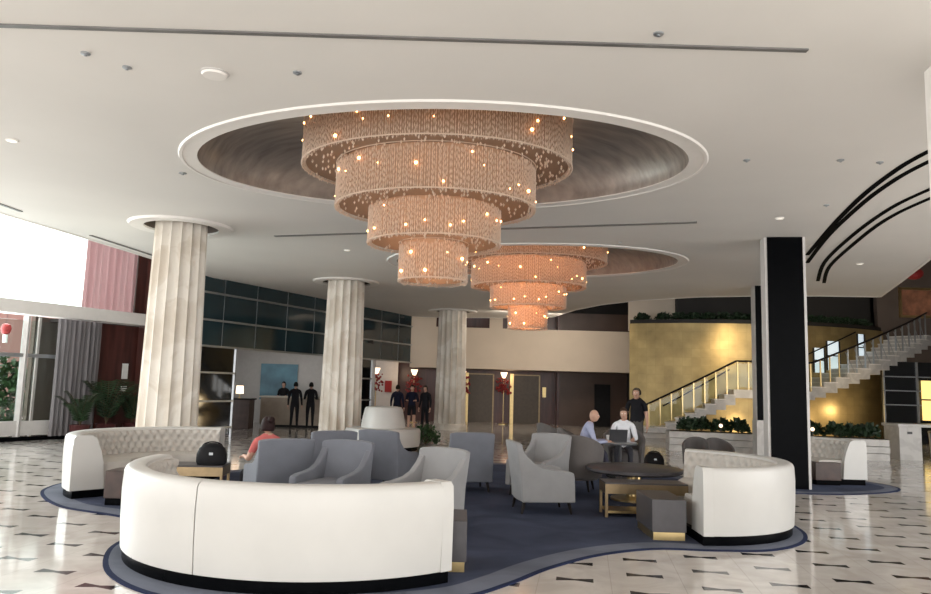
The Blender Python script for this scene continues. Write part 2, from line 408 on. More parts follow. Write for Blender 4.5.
# fascia round the ceiling edge
f = MB()
for i in range(n0):
    (x0, y0), (x1, y1) = edge[i], edge[(i+1) % n0]
    if y0 < -5 and y1 < -5: continue
    f.bar((x0, y0, CZ+.14), (x1, y1, CZ+.14), .06, .30)
struct(f.build('trim_ceiling_edge', M['trim']))
for i, (cx, cy, ro) in enumerate(COFFERS):
    # recessed dome
    prof = [(1.0, 0), (1.0, .10), (.985, .22), (.94, .42), (.86, .58), (.74, .70), (.55, .78), (.3, .82), (0.01, .83)]
    n = 96; vs = []
    for k_, dz in prof:
        vs += [(x, y, CZ+dz) for x, y in ellipse(cx, cy, 3.13*k_, 2.06*k_, ro, n)]
    d = MB(); d.add(vs, [(j*n+k, j*n+(k+1) % n, (j+1)*n+(k+1) % n, (j+1)*n+k) for j in range(len(prof)-1) for k in range(n)])
    struct(d.build('trim_coffer_dome', M['coffer'], smooth=True))
    # flat moulding ring with raised outer bead
    prof = [(3.13, 2.06, .0), (3.13, 2.06, -.012), (3.30, 2.23, -.012), (3.31, 2.24, -.022), (3.345, 2.275, -.022), (3.36, 2.29, 0.0)]
    vs = []
    for a_, b_, dz in prof: vs += [(x, y, CZ+dz) for x, y in ellipse(cx, cy, a_, b_, ro, n)]
    d = MB(); d.add(vs, [(j*n+k, j*n+(k+1) % n, (j+1)*n+(k+1) % n, (j+1)*n+k) for j in range(len(prof)-1) for k in range(n)])
    struct(d.build('trim_coffer_ring', M['trim'], smooth=True, angle=40))
# ceiling slots
f = MB(); f.bar((-6.5, 5.68, CZ-.004), (2.73, 5.74, CZ-.004), .05, .02)
struct(f.build('trim_air_slot', M['vent']))
f = MB(); f.bar((-3.74, 14.17, CZ-.004), (3.79, 11.98, CZ-.004), .09, .02)
struct(f.build('trim_air_slot', M['vent']))
f = MB(); f.bar((-7.55, 14.6, CZ-.004), (-7.05, 18.2, CZ-.004), .06, .02); f.bar((-7.85, 11.2, CZ-.004), (-7.75, 12.6, CZ-.004), .06, .02)
struct(f.build('trim_air_slot', M['vent']))
for pts in ([(5.5, 6.3), (5.27, 7.3), (5.22, 8.28), (5.3, 9.04), (5.54, 10.21), (6.07, 12.14), (6.82, 14.6)],
            [(5.72, 6.6), (5.5, 7.6), (5.45, 8.65), (5.53, 9.5), (5.78, 10.7), (6.35, 12.8), (7.23, 15.49)],
            [(6.45, 7.0), (6.24, 8.4), (6.19, 9.7), (6.30, 10.9), (6.78, 12.9), (7.55, 15.4), (8.62, 17.93)],
            [(6.75, 7.4), (6.52, 8.9), (6.48, 10.2), (6.62, 11.5), (7.12, 13.4), (7.9, 15.9), (8.91, 18.22)]):
    P = catmull([(x, y, CZ-.005) for x, y in pts], 6, False); d = MB()
    vs = []
    for i, p in enumerate(P):
        t = (P[min(i+1, len(P)-1)]-P[max(0, i-1)]).normalized(); nn = Vector((t.y, -t.x, 0))*.042
        vs += [p-nn, p+nn, p+nn+Vector((0, 0, .012)), p-nn+Vector((0, 0, .012))]
    fs = []
    for i in range(len(P)-1):
        for k in range(4): fs.append((i*4+k, i*4+(k+1) % 4, (i+1)*4+(k+1) % 4, (i+1)*4+k))
    fs += [(0, 1, 2, 3), tuple((len(P)-1)*4+k for k in (3, 2, 1, 0))]
    d.add(vs, fs); struct(d.build('trim_curved_slot', M['slot']))
# collars over the columns
for cx, cy in COLS:
    f = MB(); f.lathe([(.66, CZ+.35), (.66, CZ-.002)], 48, (cx, cy), caps=False); f.add([(cx+.66*math.cos(2*PI*k/40), cy+.66*math.sin(2*PI*k/40), CZ+.35) for k in range(40)], [tuple(range(40))])
    struct(f.build('trim_column_recess', M['brownwall']))
    f = MB(); f.lathe([(.66, CZ), (.66, CZ-.04), (.9, CZ-.04), (.93, CZ)], 48, (cx, cy), caps=False)
    struct(f.build('trim_column_collar', M['trim'], smooth=True))

# ------------------------------------------------------------------ fluted columns
def column(cx, cy, rb, rt_, label):
    c = thing('fluted_column', label, 'column', (cx, cy, 0), 0, 'fluted marble columns')
    nf, per = 16, 12; n = nf*per; prof = []
    d = MB(); vs = []; zs = [.22, 1.2, 2.2, 3.2, CZ+.33]
    for z in zs:
        r = rb+(rt_-rb)*z/CZ
        for k in range(n):
            t = 2*PI*k/n; ph = (k % per)/per
            s_ = abs(math.sin(PI*ph)); rr = r-.075*(s_**.7)
            vs.append((rr*math.cos(t), rr*math.sin(t), z))
    d.add(vs, [(i*n+k, i*n+(k+1) % n, (i+1)*n+(k+1) % n, (i+1)*n+k) for i in range(len(zs)-1) for k in range(n)]+[tuple(range(n))[::-1], tuple((len(zs)-1)*n+k for k in range(n))])
    d.build('shaft', M['marble'], c, smooth=True, angle=50)
    MB().lathe([(rb+.05, 0), (rb+.05, .12), (rb+.01, .2), (rb-.02, .23)], 48).build('base', M['marble'], c, smooth=True)
column(*COLS[0], .535, .455, 'nearest fluted cream marble column, behind the left tufted banquette')
column(*COLS[1], .58, .51, 'middle fluted cream marble column, beside the reception glass wall')
column(*COLS[2], .585, .52, 'farthest fluted cream marble column, near the elevators')

# ------------------------------------------------------------------ black pillars
def pillar(x, y, wd, dp, label, plinth=False, left=.04, right=.05):
    c = thing('square_pillar', label, 'pillar', (x, y, 0), R(-9))
    MB().box(0, wd, 0, dp, 0, CZ).build('black_panel', M['black'], c)
    MB().box(-left, 0, .02, dp, 0, CZ).box(wd, wd+right, .02, dp, 0, CZ).build('white_edge', M['whitepanel'], c)
    if plinth: MB().box(-left-.02, wd+.1, -.05, dp, 0, .95).build('base', M['marblew'], c)
pillar(5.36, 13.0, .60, .34, 'tall glossy black pillar with white edges between the two right banquettes')
pillar(7.50, 19.0, .62, .45, 'black pillar seen just left of and behind the nearer black pillar', True, .012)
c = thing('square_pillar', 'plain white pillar cut off by the right edge of the picture', 'pillar', (3.80, 5.46, 0), R(-9))
MB().box(0, .7, 0, .64, 0, CZ).build('shaft', M['trim'], c)

# ------------------------------------------------------------------ upper shell: high roof and outer walls
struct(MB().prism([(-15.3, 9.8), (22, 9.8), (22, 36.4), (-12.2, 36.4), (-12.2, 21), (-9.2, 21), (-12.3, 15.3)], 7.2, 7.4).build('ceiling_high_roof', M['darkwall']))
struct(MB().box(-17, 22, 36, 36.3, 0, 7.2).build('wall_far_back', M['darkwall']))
struct(MB().box(8.25, 20.2, 9.8, 9.9, 4.45, 7.2).build('wall_high_light_block', M['darkwall']))  # unseen panel added to block sky light above the lower ceiling
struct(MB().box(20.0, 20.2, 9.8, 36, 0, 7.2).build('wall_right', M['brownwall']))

# left window wall
A = Vector((-12.2, 15.3, 0)); B = Vector((-9.15, 20.9, 0)); dv = (B-A).normalized(); nv = Vector((dv.y, -dv.x, 0))
def onW(s_, off=0.0, z=0.0): p = A+dv*s_+nv*off; return (p.x, p.y, z)
LW = (B-A).length
f = MB(); f.bar(onW(-3, 0, 3.2), onW(LW+.2, 0, 3.2), .5, .32); struct(f.build('trim_window_beam', M['trim']))
f = MB(); f.bar(onW(-3, 0, 7.15), onW(LW+.2, 0, 7.15), .2, .3); struct(f.build('wall_left_upper', M['brownwall']))
f = MB(); f.bar(onW(-3, 0, .05), onW(LW+.2, 0, .05), .3, .1); struct(f.build('trim_threshold', M['black']))
# clerestory window
win = struct(MB().bar(onW(-3, 0, 5.17), onW(LW, 0, 5.17), .02, 3.6).build('window_1', M['glass']))
def curtain_strip(name, s0, s1, z0, z1, m, label, amp=.07, folds=10, off=.35):
    def fn(u_, v_):
        s_ = s0+(s1-s0)*u_; k = off+amp*math.sin(u_*folds*2*PI)+.02*math.sin(u_*37+v_*3)
        return onW(s_, k, z0+(z1-z0)*v_)
    o = MB().grid(fn, folds*8, 6).build(name, m, smooth=True)
    return tag(o, label, 'curtain')
# exact segments along the wall (fractions measured from the far end)
curtain_strip('sheer_curtain', 4.45, 6.0, 3.37, 6.6, M['sheer_pink'], 'pink sheer curtain hanging in the bright upper window', .06, 8, .12)
struct(MB().bar(onW(6.02, .05, 5.17), onW(LW+.3, .05, 5.17), .2, 3.6).build('wall_left_pier', M['mahogany']))
curtain_strip('sheer_curtain', 3.75, 4.95, .1, 3.0, M['sheer_grey'], 'grey sheer curtain beside the lower entrance glazing', .07, 9, .3)
struct(MB().bar(onW(4.05, -.1, 1.5), onW(LW+.2, -.1, 1.5), .1, 3.0).build('wall_left', M['mahogany']))
struct(MB().bar((-9.15, 20.9, 3.6), (-7.35, 20.1, 3.6), .15, 7.2).build('wall_left_return', M['mahogany']))
# entrance glazing
dr = thing('entrance_door', 'tall white-framed glass entrance door at the left edge of the picture', 'door', onW(0))
dr.location = (0, 0, 0)
for s_, wd in ((1.6, .16), (3.14, .22), (3.46, .05), (2.0, .1)):
    MB().bar(onW(s_, .02, .1), onW(s_, .02, 3.0), wd*.6, .1).build('post', M['whitepanel'], dr)
MB().bar(onW(-2, .02, 2.05), onW(4.0, .02, 2.05), .08, .09).build('rail', M['steel'], dr)
MB().bar(onW(-2, .02, .3), onW(4.0, .02, .3), .08, .34).build('kick_panel', M['whitepanel'], dr)
MB().bar(onW(-2, 0, 1.6), onW(4.0, 0, 1.6), .015, 2.6).build('pane', M['glass'], dr)
# outside
struct(MB().box(-30, -9.6, 27.5, 27.7, 0, 4.0).build('wall_outside', M['pink']))
# signs on the mahogany wall
for s_, z, w_, h_, lab in ((5.98, 1.75, .16, .42, 'white wall phone panel on the mahogany wall, uppermost of the three'), (5.98, 1.28, .16, .14, 'small white plate below the wall phone panel'), (5.55, .62, .18, .2, 'small white notice low on the mahogany wall')):
    o = MB().bar(onW(s_-w_/2, .0, z), onW(s_+w_/2, .0, z), .05, h_).build('wall_plate', M['paper']); tag(o, lab, 'sign')
o = thing('red_lantern', 'red paper lantern hanging outside by the entrance glass', 'lantern', onW(2.95, -.5, 2.35)); o.scale = (.75,)*3
MB().lathe([(.03, .62), (.12, .58), (.16, .45), (.12, .3), (.04, .26)], 16).build('shade', M['redflower'], o, smooth=True)
MB().lathe([(.07, .26), (.07, .0)], 12).build('tassel', M['whitepanel'], o)
MB().tube([(0, 0, .6), (0, 0, 1.0)], .008).build('cord', M['blackmatte'], o)

# ------------------------------------------------------------------ reception glass wall
GA = Vector((-7.05, 20.3, 0)); GB = Vector((-2.2, 30.4, 0)); gd = (GB-GA).normalized(); gn = Vector((gd.y, -gd.x, 0)); LG = (GB-GA).length
def onG(s_, off=0, z=0): p = GA+gd*s_+gn*off; return (p.x, p.y, z)
bands = [(2.50, 3.22), (3.22, 3.97), (3.97, 4.9)]
seg = [-.6, .55, 1.9, 3.3, 4.7, 6.1, 7.5, 8.9, 10.2, LG]
gw = []
for (z0, z1) in bands:
    d = MB()
    for i in range(len(seg)-1):
        if z0 > 3.9 and False: continue
        d.bar(onG(seg[i]+.02, 0, (z0+z1)/2), onG(seg[i+1]-.02, 0, (z0+z1)/2), .04, z1-z0-.03)
    struct(d.build('window_reception', M['glassteal']))
d = MB()
for z0, z1 in ((.05, .27), (.27, 1.0), (1.0, 1.78), (1.78, 2.48)):
    d.bar(onG(-.6, 0, (z0+z1)/2), onG(1.1, 0, (z0+z1)/2), .04, z1-z0-.02)
    d.bar(onG(7.55, 0, (z0+z1)/2), onG(8.3, 0, (z0+z1)/2), .04, z1-z0-.02)
struct(d.build('window_reception', M['glassdark']))
d = MB()
for z in (2.50, 3.22, 3.97): d.bar(onG(-.6, .04, z), onG(LG, .04, z), .08, .05)
for z in (.27, 1.0, 1.78):
    d.bar(onG(-.6, .04, z), onG(1.1, .04, z), .08, .05); d.bar(onG(7.55, .04, z), onG(8.3, .04, z), .08, .05)
for s_ in (1.1, 7.55, 8.3): d.bar(onG(s_, .03, 0), onG(s_, .03, 2.5), .06, .06)
for s_ in seg[1:-1]: d.bar(onG(s_, .0, 2.5), onG(s_, .0, 4.4), .03, .022)
struct(d.build('trim_mullions', M['steel']))
# reception room behind
struct(MB().box(-12, -3.4, 28.6, 28.7, 0, 3.2).build('wall_reception', M['whitepanel']))
struct(MB().box(-12, -6.9, 21.2, 28.7, 3.1, 3.2).box(-6.9, -3.4, 27.5, 28.7, 3.1, 3.2).prism([(-6.9, 21.2), (-6.75, 21.2), (-3.7, 27.5), (-6.9, 27.5)], 3.1, 3.2).build('ceiling_reception', M['darkwall']))
struct(MB().box(-12, -11.9, 20.5, 28.6, 0, 3.2).build('wall_reception_side', M['brownwall']))
struct(MB().box(-4.95, -3.75, 28.5, 28.6, 0, 2.7).build('door_1', M['blackmatte']))
o = MB().box(-7.75, -6.35, 28.5, 28.58, .9, 2.25).build('wall_art', M['blueart']); tag(o, 'large pale blue abstract panel on the wall behind the reception desk', 'artwork')
t = thing('reception_desk', 'long beige reception desk under the blue wall panel', 'desk', (-5.9, 26.3, 0))
MB().box(-1.2, 1.7, 0, .7, .08, 1.02).build('front_panel', M['deskfront'], t, bevel=.01)
MB().box(-1.25, 1.75, -.05, .75, 1.02, 1.07).build('worktop', M['marble'], t, bevel=.008)
MB().box(-1.15, 1.65, .05, .65, 0, .08).build('plinth', M['blackmatte'], t)
t = thing('concierge_counter', 'dark brown counter at the left of the reception desk', 'counter', (-7.55, 24.6, 0))
MB().box(-.55, .55, 0, .6, 0, .95).build('body', M['brown'], t, bevel=.01)
MB().box(-.6, .6, -.04, .64, .95, 1.0).build('worktop', M['darkwood'], t)
t = thing('table_lamp', 'white-shaded lamp standing on the dark brown counter', 'lamp', (-7.42, 24.85, 1.0)); t.scale = (.75,)*3
MB().lathe([(.09, 0), (.09, .02), (.02, .04), (.02, .22)], 16).build('base', M['brass'], t, smooth=True)
MB().lathe([(.17, .2), (.15, .55)], 20).build('lamp_shade', M['lampwarm'], t, smooth=True)
t = thing('computer_monitor', 'black monitor on the dark counter beside the lamp', 'monitor', (-7.85, 24.85, 1.0))
MB().box(-.12, .12, -.08, .08, 0, .02).build('foot', M['screen'], t); MB().box(-.02, .02, -.01, .02, .02, .12).build('neck', M['screen'], t)
MB().box(-.25, .25, -.02, .02, .1, .42).build('panel', M['screen'], t, bevel=.005)

# ------------------------------------------------------------------ back beige wall and elevator lobby
struct(MB().box(-2.25, 7.3, 31.0, 31.3, 2.34, 4.05).build('wall_back', M['beige']))
struct(MB().box(6.6, 8.45, 29.6, 29.8, 4.0, 7.2).build('wall_back_pier', M['beige']))
struct(MB().box(-2.25, -1.2, 31.0, 31.3, 4.05, 7.2).box(1.05, 1.6, 31.0, 31.3, 4.05, 7.2).build('wall_back_fins', M['beige']))
struct(MB().box(-2.25, 7.3, 31.3, 33.9, 2.34, 2.44).build('ceiling_elevator_lobby', M['brownwall']))
struct(MB().box(-6, 4.3, 34.0, 34.2, 0, 5).build('wall_elevator', M['mahogany']))
struct(MB().box(4.3, 7.6, 33.2, 33.4, 0, 5).build('wall_elevator_side', mat('dark_brown_panel', (.085, .05, .036), .4, var=.15, scale=1.5)))
struct(MB().box(4.2, 4.3, 33.2, 34.1, 0, 5).build('wall_elevator_corner', M['mahogany']))
struct(MB().box(7.3, 7.45, 28.3, 33.4, 0, 4.2).build('wall_lobby_side', M['darkwall']))
struct(MB().box(5.85, 6.55, 33.12, 33.2, 0, 1.85).build('door_2', M['blackmatte']))
for i, (x0, x1) in enumerate(((.25, 1.35), (2.3, 3.45))):
    struct(MB().box(x0, x1, 33.9, 34.0, 0, 2.15).build('door_%d' % (i+3), mat('bronze_door_%d' % i, (.055, .042, .03), .3, .5, var=.1)))
    struct(MB().box(x0-.16, x0, 33.82, 34.0, 0, 2.22).build('trim_%d' % (i+3), M['brass']))
    struct(MB().box(x1, x1+.06, 33.9, 34.0, 0, 2.2).box(x0, x1+.06, 33.9, 34.0, 2.15, 2.2).build('trim_%d' % (i+5), M['bronze']))
struct(MB().box(-3.9, -2.9, 33.0, 33.1, 0, 3.2).build('wall_white_panel', M['whitepanel']))
o = MB().box(-3.45, -3.15, 32.9, 33.0, 1.25, 1.75).build('wall_sign', M['redflower']); tag(o, 'small dark red notice on the white panel by the far column', 'sign')
def flower_lamp(x, y, label, s_=1.0):
    t = thing('floor_lamp', label, 'lamp', (x, y, 0), 0, 'lamps with red blossoms by the elevators')
    MB().lathe([(.2, 0), (.2, .03), (.03, .06)], 20).build('base', M['brass'], t, smooth=True)
    MB().tube([(0, 0, .05), (0, 0, 2.0)], .02, 10).build('pole', M['brass'], t)
    MB().lathe([(.05, 2.0), (.07, 2.02), (.14, 2.2), (.15, 2.25)], 20).build('lamp_shade', M['lampwarm'], t, smooth=True)
    d = MB(); rr = random.Random(int(x*10))
    for k in range(70):
        th = rr.uniform(0, 2*PI); z = rr.uniform(1.3, 2.0); q = rr.uniform(.05, .34)
        d.ball((q*math.cos(th), q*math.sin(th), z), rr.uniform(.03, .06), 6, 4)
    d.build('blossoms', M['redflower'], t, smooth=True)
    point('lamp_light', (x, y, 2.15), 1.5, (1, .6, .35), .08)
flower_lamp(1.78, 32.6, 'floor lamp with red blossoms between the two elevator doors')
flower_lamp(-.02, 32.4, 'floor lamp with red blossoms just right of the far column')
flower_lamp(-2.1, 31.9, 'floor lamp with red blossoms just left of the far column')
flower_lamp(-3.55, 30.4, 'floor lamp with red blossoms just right of the middle column')
struct(MB().box(3.62, 3.78, 33.9, 34.0, 1.2, 1.65).build('trim_call_panel', M['brass']))

# ------------------------------------------------------------------ gold drum, stairs
DC = (11.0, 36.0)
def drum(name, r, a0, a1, z0, z1, m, n=60):
    me = bpy.data.meshes.new(name); vs = []; fs = []
    for i in range(n+1):
        t = R(a0+(a1-a0)*i/n)
        for z in (z0, z1): vs.append((DC[0]+r*math.cos(t), DC[1]+r*math.sin(t), z))
    for i in range(n): fs.append((2*i, 2*i+2, 2*i+3, 2*i+1))
    me.from_pydata(vs, [], fs); uvl = me.uv_layers.new(name='UVMap')
    for p in me.polygons:
        for li, vi in zip(p.loop_indices, p.vertices):
            i = vi//2; uvl.data[li].uv = (r*R(a1-a0)*i/n, z0+(z1-z0)*(vi % 2))
    me.materials.append(m); o = bpy.data.objects.new(name, me); COL.objects.link(o)
    q = o.modifiers.new('s', 'SOLIDIFY'); q.thickness = .15; q.offset = 1
    return struct(o)
drum('wall_gold_drum', 9.0, 239, 304, 0, 4.15, M['gold'])
f = MB()
for i in range(60):
    t0, t1 = R(239+65*i/60), R(239+65*(i+1)/60)
    vs = [(DC[0]+r*math.cos(t), DC[1]+r*math.sin(t), z) for z in (4.15, 4.3) for r, t in ((9.08, t0), (9.08, t1), (8.2, t1), (8.2, t0))]
    f.add(vs, [(3, 2, 1, 0), (4, 5, 6, 7), (0, 1, 5, 4), (2, 3, 7, 6)])
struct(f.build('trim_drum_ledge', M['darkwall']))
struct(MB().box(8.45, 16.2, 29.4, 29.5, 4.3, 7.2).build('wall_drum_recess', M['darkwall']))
struct(MB().box(16.2, 20.0, 28.9, 29.1, 0, 7.2).build('wall_stair_head', M['brownwall']))

st = thing('staircase', 'curving white marble staircase rising in two flights in front of the gold wall', 'staircase')
RO, RI = 10.45, 9.1
def sp(ang, r, z): return (DC[0]+r*math.cos(ang), DC[1]+r*math.sin(ang), z)
def ang_of(X, r=RO): return -math.acos((X-DC[0])/r)  # on front side
def wedge(mb, t0, t1, z0, z1, r0=RI, r1=RO, n=2, z0b=None):
    for i in range(n):
        a0 = t0+(t1-t0)*i/n; a1 = t0+(t1-t0)*(i+1)/n
        vs = [sp(a0, r1, z0), sp(a1, r1, z0), sp(a1, r0, z0), sp(a0, r0, z0), sp(a0, r1, z1), sp(a1, r1, z1), sp(a1, r0, z1), sp(a0, r0, z1)]
        fs = [(3, 2, 1, 0), (4, 5, 6, 7), (0, 1, 5, 4), (2, 3, 7, 6)]
        if i == 0: fs.append((3, 0, 4, 7))
        if i == n-1: fs.append((1, 2, 6, 5))
        mb.add(vs, fs)
steps = []   # (X left, X right, z top)
x = 6.55; zt = .172
while zt < 1.56: steps.append((x, x+.315, zt)); x += .315; zt += .172
L0 = x; LZ = zt
steps2 = []; x = 12.05; zt = LZ+.172
while x < 17.4: steps2.append((x, x+.445, zt)); x += .445; zt += .172
for (x0, x1, z) in steps+steps2:
    d = MB(); wedge(d, ang_of(x0-.04), ang_of(x1), max(z-.34, 0), z, n=1); d.build('step', M['marblew'], st)
    d = MB(); wedge(d, ang_of(x0-.07), ang_of(x1), z, z+.03, RI, RO+.05, n=1); d.build('tread', M['trim'], st)
d = MB(); wedge(d, ang_of(L0-.05), ang_of(12.1), LZ-.26, LZ+.03, n=16); d.build('landing', M['marblew'], st)
MB().lathe([(.95, 0), (.95, .14), (.9, .17)], 40, (6.75, 27.0)).lathe([(.7, .17), (.7, .30), (.66, .34)], 40, (6.95, 27.1)).build('foot_step', M['marblew'], st, smooth=True)
# railing
def zline(X):
    if X < L0: return .172+(X-6.55)/.315*.172
    if X < 12.05: return LZ+.03
    return LZ+.03+(X-12.05)/.445*.172
Xs = [6.45+i*.15 for i in range(int((17.6-6.45)/.15)+1)]
MB().tube([sp(ang_of(X), RO-.06, zline(X)+.98) for X in Xs], .035, 8).build('handrail', M['darkwood'], st, smooth=True)
MB().tube([sp(ang_of(X, RI), RI+.14, zline(X)+.80) for X in Xs if 7.2 < X < 14.8 and not (9.4 < X < 11.6)], .022, 8)
for (xa, xb) in ((6.9, 9.6), (11.6, 15.1)):
    XX = [xa+i*.15 for i in range(int((xb-xa)/.15)+1)]
    MB().tube([sp(ang_of(X), RI+.12, zline(X)+(.72 if xa < 10 else 1.1)) for X in XX], .025, 8).build('wall_handrail', M['darkwood'], st, smooth=True)
X = 6.6; k = 0
while X < 17.5:
    m_ = M['brass'] if X < 13.2 else M['steel']
    p, q = sp(ang_of(X), RO-.06, zline(X)), sp(ang_of(X), RO-.06, zline(X)+.96)
    MB().bar(p, q, .035, .05).build('baluster', m_, st)
    X += .36; k += 1
for k in range(12):
    X = 13.35+k*.36
    if X > 17.2: break
    MB().tube([sp(ang_of(X), RO-.06, zline(X)+.9), sp(ang_of(X+.36), RO-.06, zline(X+.36)+.05)], .012, 6).build('brace', M['steel'], st)
d = MB()
for X0 in [6.6+i*.36 for i in range(31)]:
    if X0 > 13.1: break
    p0, p1 = sp(ang_of(X0), RO-.06, 0), sp(ang_of(X0+.36), RO-.06, 0)
    d.add([(p0[0], p0[1], zline(X0)+.08), (p1[0], p1[1], zline(X0+.36)+.08), (p1[0], p1[1], zline(X0+.36)+.9), (p0[0], p0[1], zline(X0)+.9)], [(0, 1, 2, 3)])
d.build('glass_panel', M['glass'], st)
# glowing panes added as window reflections behind the upper flight
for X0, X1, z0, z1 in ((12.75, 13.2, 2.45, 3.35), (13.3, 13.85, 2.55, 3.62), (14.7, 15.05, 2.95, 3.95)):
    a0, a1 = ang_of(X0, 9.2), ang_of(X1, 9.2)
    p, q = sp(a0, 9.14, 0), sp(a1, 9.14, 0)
    o = struct(MB().bar((p[0], p[1], (z0+z1)/2), (q[0], q[1], (z0+z1)/2), .05, z1-z0).build('window_reflection', M['skyreflection']))
    d = MB(); zc = (z0+z1)/2
    for (u0, u1) in ((Vector((p[0], p[1]-.05, z0)), Vector((p[0], p[1]-.05, z1))), (Vector((q[0], q[1]-.05, z0)), Vector((q[0], q[1]-.05, z1))), (Vector((p[0], p[1]-.05, zc)), Vector((q[0], q[1]-.05, zc)))):
        d.bar(u0, u1, .05, .04)
    struct(d.build('trim_stair_window', M['darkwall']))
# picture on the wall at the head of the stairs
t = thing('framed_picture', 'gilt-framed orange picture on the brown wall above the stairs', 'picture', (17.75, 28.9, 5.35))
MB().box(-.6, .75, -.03, 0, -.5, .5).build('canvas', M['picture'], t)
f = MB().box(-.7, .85, -.07, 0, .5, .6).box(-.7, .85, -.07, 0, -.6, -.5).box(-.7, -.6, -.07, 0, -.5, .5).box(.75, .85, -.07, 0, -.5, .5)
f.build('frame', M['brass'], t)
o = MB().ball((0, 0, 0), (.32, .18, .2), 12, 8).build('red_blossom', M['redflower'], smooth=True, loc=(14.2, 23.2, 5.55)); tag(o, 'red hanging blossom cluster under the ceiling corner at right', 'flowers')
MB().tube([(0, 0, .15), (0, 0, 1.66)], .008).build('cord', M['blackmatte'], o)
# shop glazing under the stairs
struct(MB().box(15.0, 20.0, 26.6, 26.7, 0, 2.9).build('window_shop', M['glassdark']))
d = MB()
for z in (1.35, 1.85, 2.35): d.box(15.0, 20.0, 26.54, 26.6, z, z+.04)
for xx in (15.0, 16.2): d.box(xx, xx+.05, 26.54, 26.6, 0, 2.9)
struct(d.build('trim_shop', M['steel']))
struct(MB().box(16.35, 17.5, 26.5, 26.56, .85, 2.25).build('window_lit', M['litwindow']))
struct(MB().box(16.3, 17.55, 26.46, 26.5, 1.55, 1.6).build('trim_lit_window', M['darkwall']))
t = thing('console_desk', 'white marble desk below the stairs at the right edge', 'desk', (12.4, 19.6, 0))
MB().box(-.98, 1.6, 0, .8, .86, .94).build('worktop', M['marblew'], t, bevel=.01)
MB().box(-.93, -.35, .05, .75, 0, .86).build('pedestal', M['marblew'], t)
MB().box(1.2, 1.5, .05, .75, 0, .86).build('pedestal', M['marblew'], t)
MB().box(-.72, -.6, .03, .05, .68, .74).build('handle', M['screen'], t)
t = thing('waste_bin', 'dark blue bin standing under the white marble desk', 'bin', (12.8, 20.0, 0))
MB().lathe([(.26, 0), (.3, .7), (.3, .72)], 20).build('body', M['bluebin'], t, smooth=True); MB().lathe([(.31, .70), (.31, .75)], 20).build('rim', M['screen'], t)

# ------------------------------------------------------------------ plants
def leafmesh(rr, n, rx, ry, rz, size, z0=0):
    d = MB()
    for k in range(n):
        th = rr.uniform(0, 2*PI); ph = math.acos(rr.uniform(0, 1)); q = rr.uniform(.45, 1)**.6
        c = Vector((rx*q*math.sin(ph)*math.cos(th), ry*q*math.sin(ph)*math.sin(th), z0+rz*q*math.cos(ph)))
        dr_ = Vector((rr.uniform(-1, 1), rr.uniform(-1, 1), rr.uniform(-.3, 1))).normalized()
        sd = dr_.cross(Vector((rr.uniform(-1, 1), rr.uniform(-1, 1), rr.uniform(-1, 1)))).normalized()
        nm = dr_.cross(sd); L_ = size*rr.uniform(.7, 1.3); w_ = L_*.35
        d.add([c, c+dr_*L_*.5+sd*w_+nm*L_*.08, c+dr_*L_, c+dr_*L_*.5-sd*w_+nm*L_*.08], [(0, 1, 2), (0, 2, 3)])
    return d
def shrub(name, loc, rx, rz, label, n=260, size=.13, mt='leafdark', group=None, seed=1, cat='plant'):
    rr = random.Random(seed); t = thing(name, label, cat, loc, 0, group)
    leafmesh(rr, n, rx, rx, rz, size, .05).build('foliage', M[mt], t)
    d = MB()
    for k in range(5):
        th = rr.uniform(0, 2*PI); d.tube([(0, 0, 0), (rx*.4*math.cos(th), rx*.4*math.sin(th), rz*.6)], .012, 5)
    d.build('stem', M['stem'], t)
    return t
# marble planter in front of the stairs
pl = thing('marble_planter', 'long low planter of stacked white marble slabs in front of the stairs', 'planter')
PP = catmull([(5.72, 20.7), (7.4, 20.25), (9.2, 19.75), (11.0, 19.3)], 8, False)
for k in range(3):
    d = MB(); z0, z1 = .18*k, .18*k+.165; off = .03*(k % 2)
    for i in range(len(PP)-1):
        p, q = PP[i], PP[i+1]; d.add([(p.x-.0, p.y-off, z0), (q.x, q.y-off, z0), (q.x+.15, q.y+.9, z0), (p.x+.15, p.y+.9, z0), (p.x, p.y-off, z1), (q.x, q.y-off, z1), (q.x+.15, q.y+.9, z1), (p.x+.15, p.y+.9, z1)],
             [(3, 2, 1, 0), (4, 5, 6, 7), (0, 1, 5, 4), (2, 3, 7, 6)]+([(3, 0, 4, 7)] if i == 0 else [])+([(1, 2, 6, 5)] if i == len(PP)-2 else []))
    d.build('slab', M['marblew'], pl)
d = MB()
for i in range(len(PP)-1):
    p, q = PP[i], PP[i+1]; d.add([(p.x+.1, p.y+.1, .53), (q.x+.1, q.y+.1, .53), (q.x+.13, q.y+.8, .53), (p.x+.13, p.y+.8, .53)], [(0, 1, 2, 3)])
d.build('soil', M['soil'], pl)
proto = shrub('leafy_shrub', (6.3, 20.95, .53), .27, .3, 'low dark green leafy shrub in the marble planter', 300, .12, 'leafdark', 'shrubs along the marble planter', 3)
for k in range(1, 11):
    t_ = k/10; p = PP[int(t_*(len(PP)-1))]
    if abs(p.x+.1-8.0) < .55: continue
    dup(proto, (min(6.3+t_*4.5, 10.75), p.y+.42+.1*math.sin(k*2.1)-.0, .53), k*1.3)
for k, (x_, y_, lab) in enumerate(((7.02, 20.3, 'left small glowing ball lamp in the planter shrubs'), (9.25, 19.75, 'right small glowing ball lamp in the planter shrubs'))):
    t = thing('ball_lamp', lab, 'lamp', (x_, y_+.02, .53)); MB().ball((0, 0, .2), .05, 12, 8).build('globe', M['lampwarm'], t, smooth=True); MB().tube([(0, 0, 0), (0, 0, .17)], .012).build('stake', M['screen'], t)
